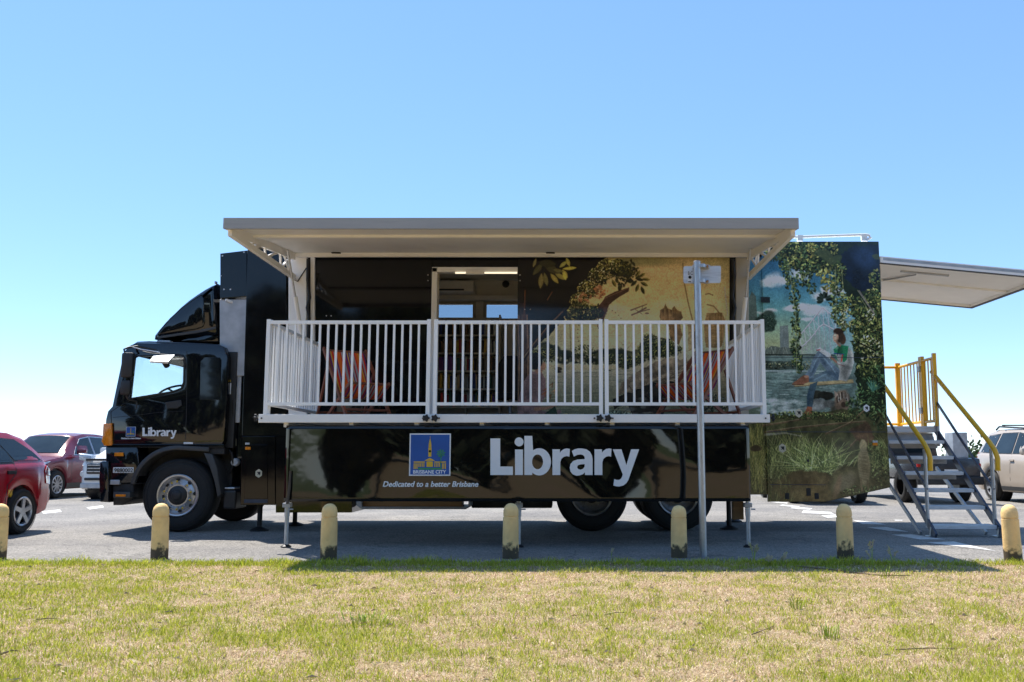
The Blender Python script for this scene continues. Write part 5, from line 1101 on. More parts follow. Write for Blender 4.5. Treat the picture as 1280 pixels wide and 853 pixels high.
def deck_chair(loc, rz, label):
    c = thing('deck_chair', (0, 0, 0), label, 'deck chair', 'deck chairs on the balcony')
    W2 = .285
    A0, A1 = (.52, .93), (-.40, .012)     # (depth y, z): long frame from the back top to the front foot; -y is forward
    B0, B1 = (-.42, .42), (.44, .012)
    P0, P1 = (.27, .62), (.62, .012)
    for sx in (-1, 1):
        MB().bar((sx*W2, A0[0], A0[1]), (sx*W2, A1[0], A1[1]), .025, .048).build('frame_side', M['wood'], c)
        MB().bar((sx*(W2-.035), B0[0], B0[1]), (sx*(W2-.035), B1[0], B1[1]), .025, .045).build('seat_side', M['wood'], c)
        MB().bar((sx*(W2+.03), P0[0], P0[1]), (sx*(W2+.03), P1[0], P1[1]), .022, .042).build('prop', M['wood'], c)
    for (y, z, w_) in ((A0[0]-.03, A0[1]-.03, W2), (A1[0]+.08, A1[1]+.08, W2), (B0[0]+.0, B0[1]-.01, W2-.03), (B1[0]-.05, B1[1]+.05, W2-.03), (P1[0]-.02, P1[1]+.08, W2+.03)):
        MB().tube((-w_, y, z), (w_, y, z), .016, 10).build('cross_bar', M['wood'], c, 40)
    pr = [(A0[0]-.02, A0[1]-.01), (.40, .78), (.27, .60), (.14, .42), (.02, .30), (-.08, .245), (-.18, .255), (-.28, .31), (-.36, .37), (-.43, .415)]
    nu = 18; vs = []; fs = []; sm = []
    for i in range(len(pr)-1):
        for t in range(4): sm.append([(1-t/4)*a+t/4*b for a, b in zip(pr[i], pr[i+1])])
    sm.append(pr[-1])
    for y, z in sm:
        for i in range(nu+1):
            u = i/nu; vs.append(((u-.5)*2*(W2-.03), y, z-.012*sin(pi*u)))
    for j in range(len(sm)-1):
        for i in range(nu): fs.append((j*(nu+1)+i, j*(nu+1)+i+1, (j+1)*(nu+1)+i+1, (j+1)*(nu+1)+i))
    me = bpy.data.meshes.new('canvas_sling'); me.from_pydata(vs, [], fs); at_ = me.attributes.new('across', 'FLOAT', 'POINT')
    for k in range(len(vs)): at_.data[k].value = (k % (nu+1))/nu
    for p in me.polygons: p.use_smooth = True
    s_ = link('canvas_sling', me, c, M['canvas']); so_ = s_.modifiers.new('thickness', 'SOLIDIFY'); so_.thickness = .003
    c.location = loc; c.rotation_euler.z = rz; return c
deck_chair((X(444, 517, 10.85), 10.95, ZD-.002), radians(34), 'red and orange striped deck chair on the balcony before the plain black wall')
deck_chair((X(867, 517, 10.95), 11.0, ZD-.002), radians(-44), 'striped deck chair on the balcony before the river picture, behind the sign pole')
# ================================================================== bookcase and books
yb0, yb1 = 14.02, 14.32
bc0, bc1 = X(541, 460, yb0), X(623, 460, yb0)
bc = thing('bookcase', ((bc0+bc1)/2, (yb0+yb1)/2, ZD-.02), 'pale laminate bookcase full of books inside the truck doorway', 'bookcase')
shz = [Z(y, yb0) for y in (418.5, 441, 463.3, 485.8, 508)]
MB().box((bc0-.03, yb0, ZD-.019), (bc0-.002, yb1, shz[0]+.33)).box((bc1+.002, yb0, ZD-.019), (bc1+.03, yb1, shz[0]+.33)).build('side_panel', M['shelf'], bc)
sm_ = MB().box((bc0-.001, yb0, -.025), (bc1+.001, yb1, 0), .003).mesh('shelf', M['shelf'])
for z in shz: link('shelf', sm_, bc, None, Vector((0, 0, z))-org(bc))
MB().box((bc0-.001, yb1-.012, ZD), (bc1+.001, yb1-.002, shz[0]+.33)).build('back_panel', M['lining'], bc)
MB().box(((bc0+bc1)/2-.008, yb0+.01, ZD), ((bc0+bc1)/2+.008, yb1-.013, shz[-1]-.026)).build('divider', M['shelf'], bc)
bcols = {'maroon': (.16, .02, .025), 'navy': (.02, .03, .10), 'black': (.015, .015, .018), 'tan': (.30, .22, .12), 'grey': (.18, .18, .17), 'brown': (.10, .06, .035), 'red': (.38, .03, .02), 'cream': (.42, .38, .28), 'dark green': (.025, .06, .04), 'ochre': (.36, .22, .04), 'orange': (.55, .14, .02), 'purple': (.09, .03, .12)}
bm_mats = {k: mat('book_'+k.replace(' ', '_'), tuple(min(.8, c*2.4) for c in v), .55, var=.2, scale=20) for k, v in bcols.items()}
shn = ['top', 'second', 'third', 'fourth', 'fifth']
rb = random.Random(5); bmesh_cache = {}
ordw = lambda k: ['first', 'second', 'third', 'fourth', 'fifth', 'sixth', 'seventh', 'eighth', 'ninth', 'tenth', 'eleventh', 'twelfth', 'thirteenth', 'fourteenth', 'fifteenth', 'sixteenth', 'seventeenth', 'eighteenth', 'nineteenth', 'twentieth', 'twenty-first', 'twenty-second', 'twenty-third', 'twenty-fourth', 'twenty-fifth', 'twenty-sixth', 'twenty-seventh', 'twenty-eighth', 'twenty-ninth', 'thirtieth', 'thirty-first', 'thirty-second'][k]
for si, z in enumerate(shz):
    x = bc0+.01; k = 0
    while x < bc1-.05 and k < 30:
        w_ = rb.choice([.025, .03, .036, .045, .055]); hh = rb.choice([.19, .205, .22, .235, .25]); c_ = rb.choice(list(bcols)) if rb.random() < .8 else 'black'
        if rb.random() < .07: x += rb.uniform(.03, .08)
        if x+w_ > bc1-.005: break
        key = (w_, hh, c_)
        if key not in bmesh_cache:
            q = MB().box((0, 0, 0), (w_, .006, hh), .0025).box((0, .0061, 0), (.0025, .15, hh)).box((w_-.0025, .0061, 0), (w_, .15, hh)).box((.0026, .0062, .004), (w_-.0026, .147, hh-.004))
            bmesh_cache[key] = q.mesh('book', bm_mats[c_])
        o = link('book', bmesh_cache[key], None, None, (x, yb0+rb.uniform(.01, .04), z+.0005))
        tag(o, f'{c_} book, {ordw(k)} from the left on the {shn[si]} shelf inside the doorway', 'book', 'books on the shelves inside the doorway')
        x += w_+rb.uniform(.0005, .003); k += 1
# dark office chair inside the doorway
oc = thing('office_chair', (X(638, 500, 13.3), 13.3, ZD-.02), 'black high-backed office chair inside the doorway beside the bookcase', 'chair')
px_ = org(oc).x
MB().prism([(px_-.2, 1.95), (px_+.22, 1.95), (px_+.22, 2.45), (px_+.14, 2.58), (px_-.1, 2.58), (px_-.19, 2.45)], 13.25, 13.35, (), .03).build('backrest', M['seat'], oc, 40)
MB().box((px_-.24, 13.0, 1.9), (px_+.24, 13.5, 2.0), .04).build('seat', M['seat'], oc, 40)
MB().tube((px_, 13.25, 1.62), (px_, 13.25, 1.9), .03).build('column', M['steel'], oc, 40)
bs_ = MB()
for k in range(5): a = 2*pi*k/5; bs_.bar((px_, 13.25, 1.6), (px_+.27*cos(a), 13.25+.27*sin(a), 1.53), .04, .03)
bs_.build('base', M['plastic'], oc)
# ================================================================== bollards
def bollard_mat():
    m = mat('weathered_cream_post', (.92, .60, .255), .75, var=.14, scale=7, bump=.25, bscale=60, dirt=((.45, .32, .17), 6, .55, .9))
    n = m.node_tree.nodes; l = m.node_tree.links; b = n['Principled BSDF']
    tc = n.new('ShaderNodeTexCoord'); sp_ = n.new('ShaderNodeSeparateXYZ'); l.new(tc.outputs['Object'], sp_.inputs[0])
    oi = n.new('ShaderNodeObjectInfo'); ad = n.new('ShaderNodeVectorMath'); ad.operation = 'ADD'; l.new(tc.outputs['Object'], ad.inputs[0])
    vm = n.new('ShaderNodeVectorMath'); vm.operation = 'SCALE'; vm.inputs[0].default_value = (9, 7, 5); l.new(oi.outputs['Random'], vm.inputs['Scale']); l.new(vm.outputs[0], ad.inputs[1])
    nz = n.new('ShaderNodeTexNoise'); nz.inputs['Scale'].default_value = 13; nz.inputs['Detail'].default_value = 8; l.new(ad.outputs[0], nz.inputs['Vector'])
    m1 = n.new('ShaderNodeMath'); m1.operation = 'MULTIPLY_ADD'; m1.inputs[1].default_value = .34; l.new(nz.outputs['Fac'], m1.inputs[0])
    m2 = n.new('ShaderNodeMath'); m2.operation = 'MULTIPLY'; m2.inputs[1].default_value = -1; l.new(sp_.outputs['Z'], m2.inputs[0]); l.new(m2.outputs[0], m1.inputs[2])
    mr = n.new('ShaderNodeMapRange'); mr.inputs[1].default_value = .03; mr.inputs[2].default_value = .075; l.new(m1.outputs[0], mr.inputs[0])
    mx = n.new('ShaderNodeMixRGB'); mx.inputs[2].default_value = (.09, .065, .035, 1); l.new(mr.outputs[0], mx.inputs[0])
    old = b.inputs['Base Color'].links[0].from_socket; l.new(old, mx.inputs[1]); l.new(mx.outputs[0], b.inputs['Base Color']); return m
M['bollard'] = bollard_mat()
BL = [(-4, 699, 14, 'at the far left edge, by the red hatchback'), (199, 699, -1.0, 'in front of the truck front wheel'), (410.5, 700, .6, 'beside the left balcony leg'), (638, 698, -.6, 'beside the middle balcony leg'), (849, 697, -.4, 'just left of the sign pole'), (1057, 698, .3, 'below the grassy end of the garden picture'), (1267, 703, -1.6, 'in front of the boarding stairs, farthest right')]
for i, (px, py, tilt, lb) in enumerate(BL):
    g = gnd(px, py); r = .081; h = (.555, .56, .56, .555, .53, .55, .56)[i]
    o = thing('bollard', (g.x, g.y, 0), 'cream rounded timber bollard '+lb, 'bollard', 'bollards along the edge of the lawn')
    pr = [(0, -.1), (r*1.02, -.1), (r*1.03, .1), (r, .3), (r*.985, h*.745), (r*.90, h*.752), (r*.90, h*.765), (r*.975, h*.772), (r*.955, h*.86), (r*.84, h*.925), (r*.60, h*.97), (r*.3, h*.993), (0, h)]
    me = MB().lathe(pr, seg=26, axis='z').mesh('post', M['bollard'], smooth=35)
    rg = random.Random(i)
    for v in me.vertices: v.co.x += rg.gauss(0, .0009); v.co.y += rg.gauss(0, .0009)
    p = link('post', me, o); o.rotation_euler = (0, radians(tilt if abs(tilt) < 5 else 0), rg.uniform(0, 6))
# ================================================================== sign pole
g = gnd(879.3, 696); zt_ = Z(328, g.y, 877.5)
sg = thing('sign_post', (g.x, g.y, 0), 'galvanised steel pole with the back of a small metal sign, in front of the balcony', 'sign')
MB().tube((g.x, g.y, -.1), (g.x-.012, g.y, zt_), .037, 20).build('pole', M['galv'], sg, 40)
MB().lathe([(.037, 0), (.039, .004), (.036, .012), (0, .014)], (g.x-.012, g.y, zt_), 20, 'z').build('cap', M['steel'], sg, 40)
yp = g.y+.05
plt = MB().prism(pp([(855.5, 333), (900.5, 332.5), (901.3, 335), (901, 352), (899.5, 354), (856, 354.5), (854.3, 352.5), (854.3, 335)], yp), yp, yp+.004, (), .0012).build('sign_plate', M['alu'], sg)
for y in (331.8, 350.6):
    c_ = at(877.5, y, g.y-.04)
    bk = MB().lathe([(.038, -.018), (.043, -.018), (.043, .018), (.038, .018)], (c_.x, g.y, c_.z), 20, 'z'); 
    bk.box((c_.x-.09, g.y+.02, c_.z-.02), (c_.x-.038, g.y+.049, c_.z+.02), .003).box((c_.x+.038, g.y+.02, c_.z-.02), (c_.x+.09, g.y+.049, c_.z+.02), .003)
    bk = bk.build('bracket', M['galv'], sg, 40)
    bt = MB()
    for s_ in (-.066, .066): bt.lathe([(0, 0), (.014, 0), (.014, .02)], (c_.x+s_, g.y, c_.z), 6)
    bt.build('bracket_bolts', M['plank'], bk)
stk = MB().box(at(859.3, 339, yp-.002), at(873.5, 353.6, yp-.001)).build('sticker', M['plate'], sg)
text('BCC', .055, M['ink'], stk, at(860, 343.8, yp-.004), width=X(870, 340, yp)-X(860, 340, yp), spacing=1.3, depth=.0004)
MB().lathe([(0, 0), (.017, 0)], tuple(at(862.4, 346.8, yp-.004)), 18).build('sticker_dot', M['ink'], stk); MB().box(at(860.3, 351.8, yp-.0035), at(863.8, 353, yp-.003)).build('sticker_bar', M['ink'], stk)
# leaning stick
a = at(359.3, 628, YS-.05); b = at(363.2, 589, YS-.028)
o = MB().path([(a.x, YS-.055, a.z-.02), tuple(a*.5+b*.5+Vector((.006, 0, 0))), tuple(b)], [.016, .015, .012], 9).build('leaning_stick', M['bark'])
top(o, (a.x, YS-.05, a.z)); tag(o, 'short brown stick leaning on the lower left corner of the black skirt panel', 'stick')
# painted bay marks on the asphalt
def mark(name, pts, lb, z=.004):
    P_ = [gnd(x, y, z) for x, y in pts]
    o = link(name, MB().add([tuple(p) for p in P_], [tuple(range(len(P_)))]).mesh(name, M['whitepaint']))
    o.parent = LOT; return o
for pts in ([(960, 626.3), (985, 628.5), (984, 629.8), (962, 627.6)], [(978, 630.8), (1000, 633), (998, 634.2), (974, 632)], [(992, 633.4), (1016, 635.6), (1012, 637.3), (988, 635.4)], [(1004, 638.2), (1038, 640.2), (1043, 643), (1002, 641.4)], [(1026, 644.5), (1048, 643.2), (1056, 646.2), (1034, 647.4)],
            [(1066, 650.3), (1092, 652.5), (1108, 656), (1078, 655.2)], [(1084, 659.5), (1108, 659), (1136, 664.8), (1112, 664)], [(1114, 668.6), (1140, 668), (1182, 674.5), (1150, 674.5)], [(1158, 678.5), (1192, 677), (1246, 689), (1210, 684.5)],
            [(52, 639.5), (75, 637), (77, 640), (54, 642.5)], [(108, 634.5), (128, 632), (130, 634.5), (112, 637)], [(0, 647), (20, 644.5), (22, 646.5), (0, 650)], [(1118, 650), (1128, 650), (1128, 651), (1119, 651)]):
    mark('bay_marking', pts, '')
# ================================================================== parked cars (each built facing -y, then turned and placed)
def car(name, label, paint, L, W, zh, roof, hood, arches, R, glassm, bits, loc, rz=0, cladding=None, sill=.24, crown=.035, belt=None, wroof=.74, rim_m='alloy', spokes=5):
    """hood: [(y, shoulder z)], roof: [(y, roof z)] from windscreen base to tail"""
    c = thing(name, (0, 0, 0), label, 'car')
    hy = [p[0] for p in hood]; hz = [p[1] for p in hood]; ry = [p[0] for p in roof]; rz_ = [p[1] for p in roof]
    ra = R+.055
    ys = sorted(set([round(v, 3) for v in list(np.linspace(0, L, 44))+[yc+ra*cos(t) for yc in arches for t in np.linspace(0, pi, 15)]+[.03, .08, .15, L-.03, L-.08, L-.15]]))
    wt = lambda y: W/2*float(np.interp(y, [0, .06, .2, .5, 1.1, L-1.0, L-.4, L-.14, L-.04, L], [.70, .82, .91, .97, 1, 1, .98, .93, .86, .78]))
    sh = lambda y: float(np.interp(y, hy, hz))
    def zb(y):
        z = sill+float(np.interp(y, [0, .12, .45, L-.4, L-.1, L], [.10, .02, 0, 0, .06, .16]))
        for yc in arches:
            if abs(y-yc) < ra: z = max(z, R+.0+sqrt(ra*ra-(y-yc)**2))
        return z
    def sec(y):
        w_ = wt(y); b = zb(y); s = sh(y); m = b+(s-b)*.42
        return [(w_*.80, b), (w_*.965, b), (w_*.995, b+(s-b)*.18), (w_, m), (w_*.985, b+(s-b)*.72), (w_*.965, s-.035), (w_*.93, s), (w_*.5, s+crown*.8), (0, s+crown)]
    body = MB(); rows = []
    for y in ys:
        r = sec(y); ring = [(x, y, z) for x, z in r]+[(-x, y, z) for x, z in r[-2::-1]]; rows.append(ring)
    n = len(rows[0]); vs = [v for r in rows for v in r]; fs = [(i*n+k, i*n+k+1, (i+1)*n+k+1, (i+1)*n+k) for i in range(len(rows)-1) for k in range(n-1)]
    fs += [tuple(range(n)), tuple(range((len(rows)-1)*n, len(rows)*n))[::-1]]
    body.add(vs, fs)
    # cabin
    cy_ = sorted(set([round(v, 3) for v in list(np.linspace(ry[0], ry[-1], 34))+ry]))
    rh = lambda y: float(np.interp(y, ry, rz_))
    wbl = lambda y: wt(y)*.93
    zbel = lambda y: sh(y)-.01
    def csec(y):
        zr = rh(y); zb_ = zbel(y); f = max(0, min(1, (zr-zb_)/.45)); wr = wbl(y)*(1-(1-wroof)*f)
        t = min(.07, max(.002, (zr-zb_)*.15))
        return [(wbl(y), zb_), (wr, zr-t), (wr*.93, zr-t*.25), (wr*.55, zr+.012*f), (0, zr+.02*f)]
    crow = []
    for y in cy_:
        r = csec(y); crow.append([(x, y, z) for x, z in r]+[(-x, y, z) for x, z in r[-2::-1]])
    m = len(crow[0]); body.add([v for r in crow for v in r], [(i*m+k, i*m+k+1, (i+1)*m+k+1, (i+1)*m+k) for i in range(len(crow)-1) for k in range(m-1)]+[tuple(range(m)), tuple(range((len(crow)-1)*m, len(crow)*m))[::-1]])
    B = body.build('body', paint, c, 42)
    def flank(y, z, off=.004):
        zr = rh(y); zb_ = zbel(y)
        if z >= zb_ and ry[0] <= y <= ry[-1]:
            r = csec(y); t = (z-r[0][1])/max(1e-3, r[1][1]-r[0][1]); return r[0][0]+(r[1][0]-r[0][0])*t+off
        s = sec(y); zz_ = [p[1] for p in s[1:7]]; xx = [p[0] for p in s[1:7]]; return float(np.interp(z, zz_, xx))+off
    def side_patch(nm, pts, mt, sides=(-1, 1), off=.004, parent=None, sub=6):
        for sx in sides:
            q = MB(); P_ = []
            for i in range(len(pts)):
                a, b = pts[i], pts[(i+1) % len(pts)]
                for t in range(sub): P_.append((a[0]+(b[0]-a[0])*t/sub, a[1]+(b[1]-a[1])*t/sub))
            tri = tessellate_polygon([[Vector((y, z, 0)) for y, z in P_]])
            q.add([(sx*flank(y, z, off), y, z) for y, z in P_]+[(sx*flank(y, z, -.012), y, z) for y, z in P_], [tuple(t) for t in tri]+[(i, (i+1) % len(P_), len(P_)+(i+1) % len(P_), len(P_)+i) for i in range(len(P_))])
            q.build(nm, mt, parent or c)
    def screen(nm, y0, y1, k0, k1):
        """glass lying on the cabin between y0 and y1"""
        q = MB(); N = 10; Yy = np.linspace(y0, y1, 7); rows_ = []
        for j, y in enumerate(Yy):
            r = csec(y); xm = r[2][0]*(k0+(k1-k0)*j/6); row = []
            for i in range(N+1):
                x = -xm+2*xm*i/N; xa = [p[0] for p in r][::-1]; za = [p[1] for p in r][::-1]
                row.append((x, y, float(np.interp(abs(x), xa, za))+.012))
            rows_.append(row)
        q.add([v for r in rows_ for v in r], [(j*(N+1)+i, j*(N+1)+i+1, (j+1)*(N+1)+i+1, (j+1)*(N+1)+i) for j in range(6) for i in range(N)])
        q.build(nm, glassm, c, 60)
    MB().box((-W*.34, .25, .2), (W*.34, L-.25, .5), .05).build('underbody', M['chassis'], c)
    for yc in arches:
        for sx in (-1, 1):
            q = MB().lathe([(0, 0), (ra*.98, 0), (ra*.98, .22), (0, .22)], seg=24)
            ob = link('wheel_well', q.mesh('wheel_well', M['ink']), c, None, (sx*(W/2-.02-.22 if sx > 0 else W/2-.02), yc, R))
            if sx < 0: ob.location.x = -(W/2-.02)+.0; 
            ob.rotation_euler.z = pi/2 if sx < 0 else pi/2
            ob.location.x = sx*(W/2-.14) if sx > 0 else -(W/2-.14)
            ob.rotation_euler.z = -pi/2 if sx < 0 else pi/2
            ob.location.x = sx*(W/2-.10)
            w_ = make_wheel(R, .20, R*.66, c, Vector((sx*(W/2-.005), yc, R)), False, 'ink', rim_m, 'cartyre'); w_.rotation_euler.z = pi/2 if sx > 0 else -pi/2
            rimr = R*.66; d = MB().lathe([(rimr, -.004), (rimr-.012, -.012), (rimr-.03, .0), (rimr-.035, .04)], seg=36, cap=False)
            d.lathe([(0, -.005), (.045, -.005), (.06, .01)], seg=16)
            for k in range(spokes):
                a = 2*pi*k/spokes+.3; ca, sa = cos(a), sin(a)
                p0 = Vector((ca*.04, .006, sa*.04)); p1 = Vector((ca*(rimr-.015), .0, sa*(rimr-.015))); d.bar(p0, p1, .038 if spokes > 6 else .06, .02, (0, 1, 0))
            link('rim', d.mesh('rim', M[rim_m], smooth=40), w_)
    bits(c, side_patch, screen, flank, sh, rh, B)
    c.location = loc; c.rotation_euler.z = rz; return c
P = lambda nm, col, **k: mat(nm, col, .25, coat=.3, var=.04, scale=3, metal=k.get('metal', .1), rvar=.03, dirt=((.12, .1, .09), 4, .7, 1.0))
M['carred'] = P('bright_red_car_paint', (.38, .003, .014)); M['carmaroon'] = P('maroon_car_paint', (.15, .012, .026)); M['carwhite'] = P('white_car_paint', (.7, .7, .7), metal=0)
M['carbeige'] = P('beige_car_paint', (.50, .42, .34)); M['cargrey'] = P('dark_grey_car_paint', (.045, .045, .05)); M['carblue'] = P('dark_blue_car_paint', (.03, .045, .08))
def line_patch(sp_, pts, w_, m, nm='body_seam'):
    for (a, b) in zip(pts[:-1], pts[1:]):
        d = Vector((b[0]-a[0], b[1]-a[1])); nrm = Vector((-d.y, d.x)).normalized()*w_/2
        sp_(nm, [(a[0]+nrm.x, a[1]+nrm.y), (b[0]+nrm.x, b[1]+nrm.y), (b[0]-nrm.x, b[1]-nrm.y), (a[0]-nrm.x, a[1]-nrm.y)], m, off=.0015, sub=4)
# --- red hatchback on the left: rear quarter in view
def red_bits(c, sp_, sc, fl, sh, rh, B):
    g = M['carglass']; L = 4.14
    sc('windscreen', 1.15, 1.75, .86, .88); sc('rear_window', 3.76, 4.0, .82, .82)
    for pts in ([(1.35, .93), (1.95, 1.26), (2.3, 1.30), (2.3, .94)], [(2.38, .94), (2.38, 1.30), (2.85, 1.29), (3.12, 1.10), (3.16, .96)], [(3.22, .985), (3.0, 1.27), (3.42, 1.25), (3.68, 1.11), (3.85, .985)]):
        cen = (sum(p[0] for p in pts)/len(pts), sum(p[1] for p in pts)/len(pts)); big = [(cen[0]+(p[0]-cen[0])*1.10, cen[1]+(p[1]-cen[1])*1.12) for p in pts]
        sp_('window_trim', big, M['plastic'], off=.003); sp_('side_window', pts, g, off=.007)
    line_patch(sp_, [(2.34, .93), (2.34, .32)], .012, M['ink']); line_patch(sp_, [(3.17, .95), (3.16, .82), (2.98, .66), (2.93, .32)], .012, M['ink'])
    sp_('door_handle', [(2.98, .80), (3.13, .80), (3.13, .845), (2.98, .845)], M['ink'], off=.018)
    sp_('tail_lamp', [(3.88, .66), (4.03, .64), (4.08, .80), (3.93, .91), (3.86, .84)], M['redlens'], off=.012); sp_('tail_lamp_lens', [(3.93, .78), (4.05, .76), (4.06, .82), (3.95, .88)], M['lens'], off=.02)
    MB().box((-.72, L-.1, .36), (.72, L+.03, .60), .06).build('rear_bumper', M['carred'], c, 40); line_patch(sp_, [(3.75, .60), (4.1, .60)], .012, M['ink'])
    MB().box((-.6, -.02, .5), (.6, .05, .62), .02).build('grille', M['ink'], c)
    for s in (-1, 1):
        MB().box((s*.5-.14, .0, .58), (s*.5+.14, .1, .70), .03).build('headlamp', M['lens'], c)
        MB().box((s*.90-.08, 1.5, .92), (s*.90+.08, 1.62, 1.04), .03).build('wing_mirror', M['carred'], c, 40)
    for y in (3.02, 3.10): sp_('side_emblem', [(y-.025, .53), (y, .50), (y+.025, .53), (y+.02, .60), (y-.02, .60)], M['gold'], sides=(1,), off=.003)
LX = X(26, 640, 11.6)
car('red_hatchback', 'bright red hatchback cut off by the left edge of the photo', M['carred'], 4.14, 1.70, .85, [(1.05, .88), (1.8, 1.34), (2.3, 1.385), (3.35, 1.365), (3.65, 1.29), (3.93, 1.05), (4.03, .90)],
    [(0, .58), (.12, .66), (.5, .76), (1.05, .87), (2.5, .91), (3.6, .94), (3.93, .93), (4.06, .86), (4.14, .70)], (.82, 3.34), .30, M['carglass'], red_bits, (0, 0, 0), spokes=5)
RC = bpy.data.objects['red_hatchback']; gw = gnd(27, 668); RC.location = (gw.x-.85, gw.y-3.34, 0)
# --- maroon SUV behind it
def suv_bits(paint, windows, mirror, clad, front=None, handles=(), rails=False, L=4.5, W=1.84):
    def f(c, sp_, sc, fl, sh, rh, B):
        sc('windscreen', *windows['ws']); sc('rear_window', *windows['rw'])
        for pts in windows['side']:
            cen = (sum(p[0] for p in pts)/len(pts), sum(p[1] for p in pts)/len(pts)); big = [(cen[0]+(p[0]-cen[0])*1.08, cen[1]+(p[1]-cen[1])*1.10) for p in pts]
            sp_('window_trim', big, windows.get('trim', M['plastic']), off=.003); sp_('side_window', pts, M['carglass'], off=.007)
        for pts in windows.get('seams', []): line_patch(sp_, pts, .014, M['ink'])
        for y, z in handles: sp_('door_handle', [(y, z), (y+.17, z), (y+.17, z+.035), (y, z+.035)], paint, off=.025)
        if clad:
            for pts in clad: sp_('sill_cladding', pts, M['greyplastic'], off=.012)
        for s in (-1, 1):
            MB().box((s*(W/2+.08)-.11, mirror[0]-.07, mirror[1]), (s*(W/2+.08)+.11, mirror[0]+.07, mirror[1]+.16), .05).build('wing_mirror', paint, c, 40)
        if rails:
            for s in (-1, 1):
                r = MB().path([(s*W*.33, 1.9, rh(1.9)+.0), (s*W*.33, 2.0, rh(2.0)+.06), (s*W*.33, L-.9, rh(L-.9)+.06), (s*W*.33, L-.75, rh(L-.75)+.0)], .02, 8).build('roof_rail', M['plastic'], c, 50)
            for y in (2.3, 3.3): MB().box((-W*.36, y-.03, rh(y)+.07), (W*.36, y+.03, rh(y)+.10), .01).build('roof_bar', M['plastic'], c)
        if front: front(c, sp_, fl)
    return f
def front_common(c, paint, W, zg, grille, lamp, plate_z, fog=None, chrome=None):
    MB().box((-grille[0], -.03, grille[1]), (grille[0], .04, grille[2]), .02).build('grille', M['ink'], c)
    for k in range(3):
        z = grille[1]+(grille[2]-grille[1])*(k+.6)/3.2; MB().box((-grille[0]*.95, -.045, z), (grille[0]*.95, -.03, z+.025), .005).build('grille_bar', M['silver'], c)
    for s in (-1, 1):
        MB().prism([(s*(W*.28), lamp[0]), (s*W*.455, lamp[0]+.05), (s*W*.47, lamp[1]+.05), (s*W*.30, lamp[1])], .02, .28, (), .03).build('headlamp', M['lens'], c, 40)
        if fog: MB().lathe([(0, -.02), (.06, -.02), (.075, 0), (.075, .05)], (s*W*.40, .06, fog), 18).build('fog_lamp', M['lens'], c, 40); 
    pl_ = MB().box((-.20, -.06, plate_z), (.20, -.046, plate_z+.12), .003).build('number_plate', M['plate'], c)
def maroon_front(c, sp_, fl):
    front_common(c, M['carmaroon'], 1.84, .7, (.55, .52, .72), (.74, .86), .42, .42); sp_('headlamp_wrap', [(.12, .74), (.42, .84), (.62, .92), (.40, .90), (.15, .84)], M['lens'], off=.012)
mw = {'ws': (1.28, 2.0, .86, .88), 'rw': (3.95, 4.3, .8, .8), 'trim': M['silver'],
      'side': [[(1.72, 1.09), (2.22, 1.49), (2.62, 1.545), (2.62, 1.10)], [(2.70, 1.10), (2.70, 1.55), (3.3, 1.54), (3.48, 1.40), (3.52, 1.13)], [(3.6, 1.14), (3.45, 1.50), (3.85, 1.42), (4.0, 1.2)]],
      'seams': [[(1.62, 1.06), (1.50, .95), (1.48, .5), (1.55, .36)], [(2.66, 1.08), (2.66, .36)]]}
mc = car('maroon_suv', 'dark maroon family SUV parked between the red hatchback and the truck cab', M['carmaroon'], 4.5, 1.84, 1, [(1.15, 1.04), (2.05, 1.575), (2.5, 1.645), (3.2, 1.65), (3.8, 1.60), (4.2, 1.40), (4.42, 1.08)],
    [(0, .66), (.12, .80), (.5, .93), (1.15, 1.03), (2.6, 1.07), (3.8, 1.11), (4.35, 1.08), (4.5, .8)], (.88, 3.58), .345, M['carglass'],
    suv_bits(M['carmaroon'], mw, (1.75, 1.07), [[(1.3, .25), (3.1, .25), (3.12, .37), (1.28, .37)]], maroon_front, [(2.42, .93), (3.3, .95)]), (0, 0, 0), spokes=10)
g_ = gnd(69.5, 623.5); mc.location = (g_.x-.90, g_.y-.88, 0)
# --- white SUV, nose in view
def white_front(c, sp_, fl):
    front_common(c, M['carwhite'], 1.77, .7, (.58, .62, .86), (.90, 1.06), .60, .62)
    sp_('headlamp_wrap', [(.02, .80), (.04, .93), (.42, 1.02), (.30, .90), (.12, .82)], M['lens'], off=.014); sp_('wheel_arch_trim', [(.36, .30), (.40, .52), (.52, .70), (.45, .74), (.33, .56), (.28, .30)], M['greyplastic'], off=.012)
    MB().box((-.62, -.04, .47), (.62, .03, .53), .01).build('lower_grille', M['ink'], c); MB().box((-.72, -.02, .28), (.72, .05, .40), .02).build('skid_plate', M['steel'], c); MB().box((-.60, -.05, .93), (.60, .02, .985), .01).build('grille_slot', M['ink'], c)
ww = {'ws': (1.0, 1.7, .86, .88), 'rw': (3.7, 3.98, .8, .8), 'side': [[(1.5, 1.14), (1.95, 1.52), (2.35, 1.57), (2.35, 1.15)], [(2.42, 1.15), (2.42, 1.57), (3.2, 1.55), (3.3, 1.17)]], 'seams': [[(2.38, 1.1), (2.38, .36)]]}
wc = car('white_suv', 'small white SUV facing the camera, half hidden behind the truck cab', M['carwhite'], 4.1, 1.77, 1, [(.92, 1.09), (1.75, 1.60), (2.2, 1.665), (3.2, 1.65), (3.75, 1.5), (4.02, 1.12)],
    [(0, .78), (.06, .93), (.35, 1.04), (.92, 1.09), (2.6, 1.12), (4.0, 1.10), (4.1, .8)], (.82, 3.34), .335, M['carglass'],
    suv_bits(M['carwhite'], ww, (1.5, 1.1), [[(1.2, .25), (2.9, .25), (2.92, .40), (1.18, .40)]], white_front, L=4.1, W=1.77), (0, 0, 0), spokes=7)
g_ = gnd(97.5, 625); wc.location = (g_.x+.89+.0, g_.y-.25, 0)
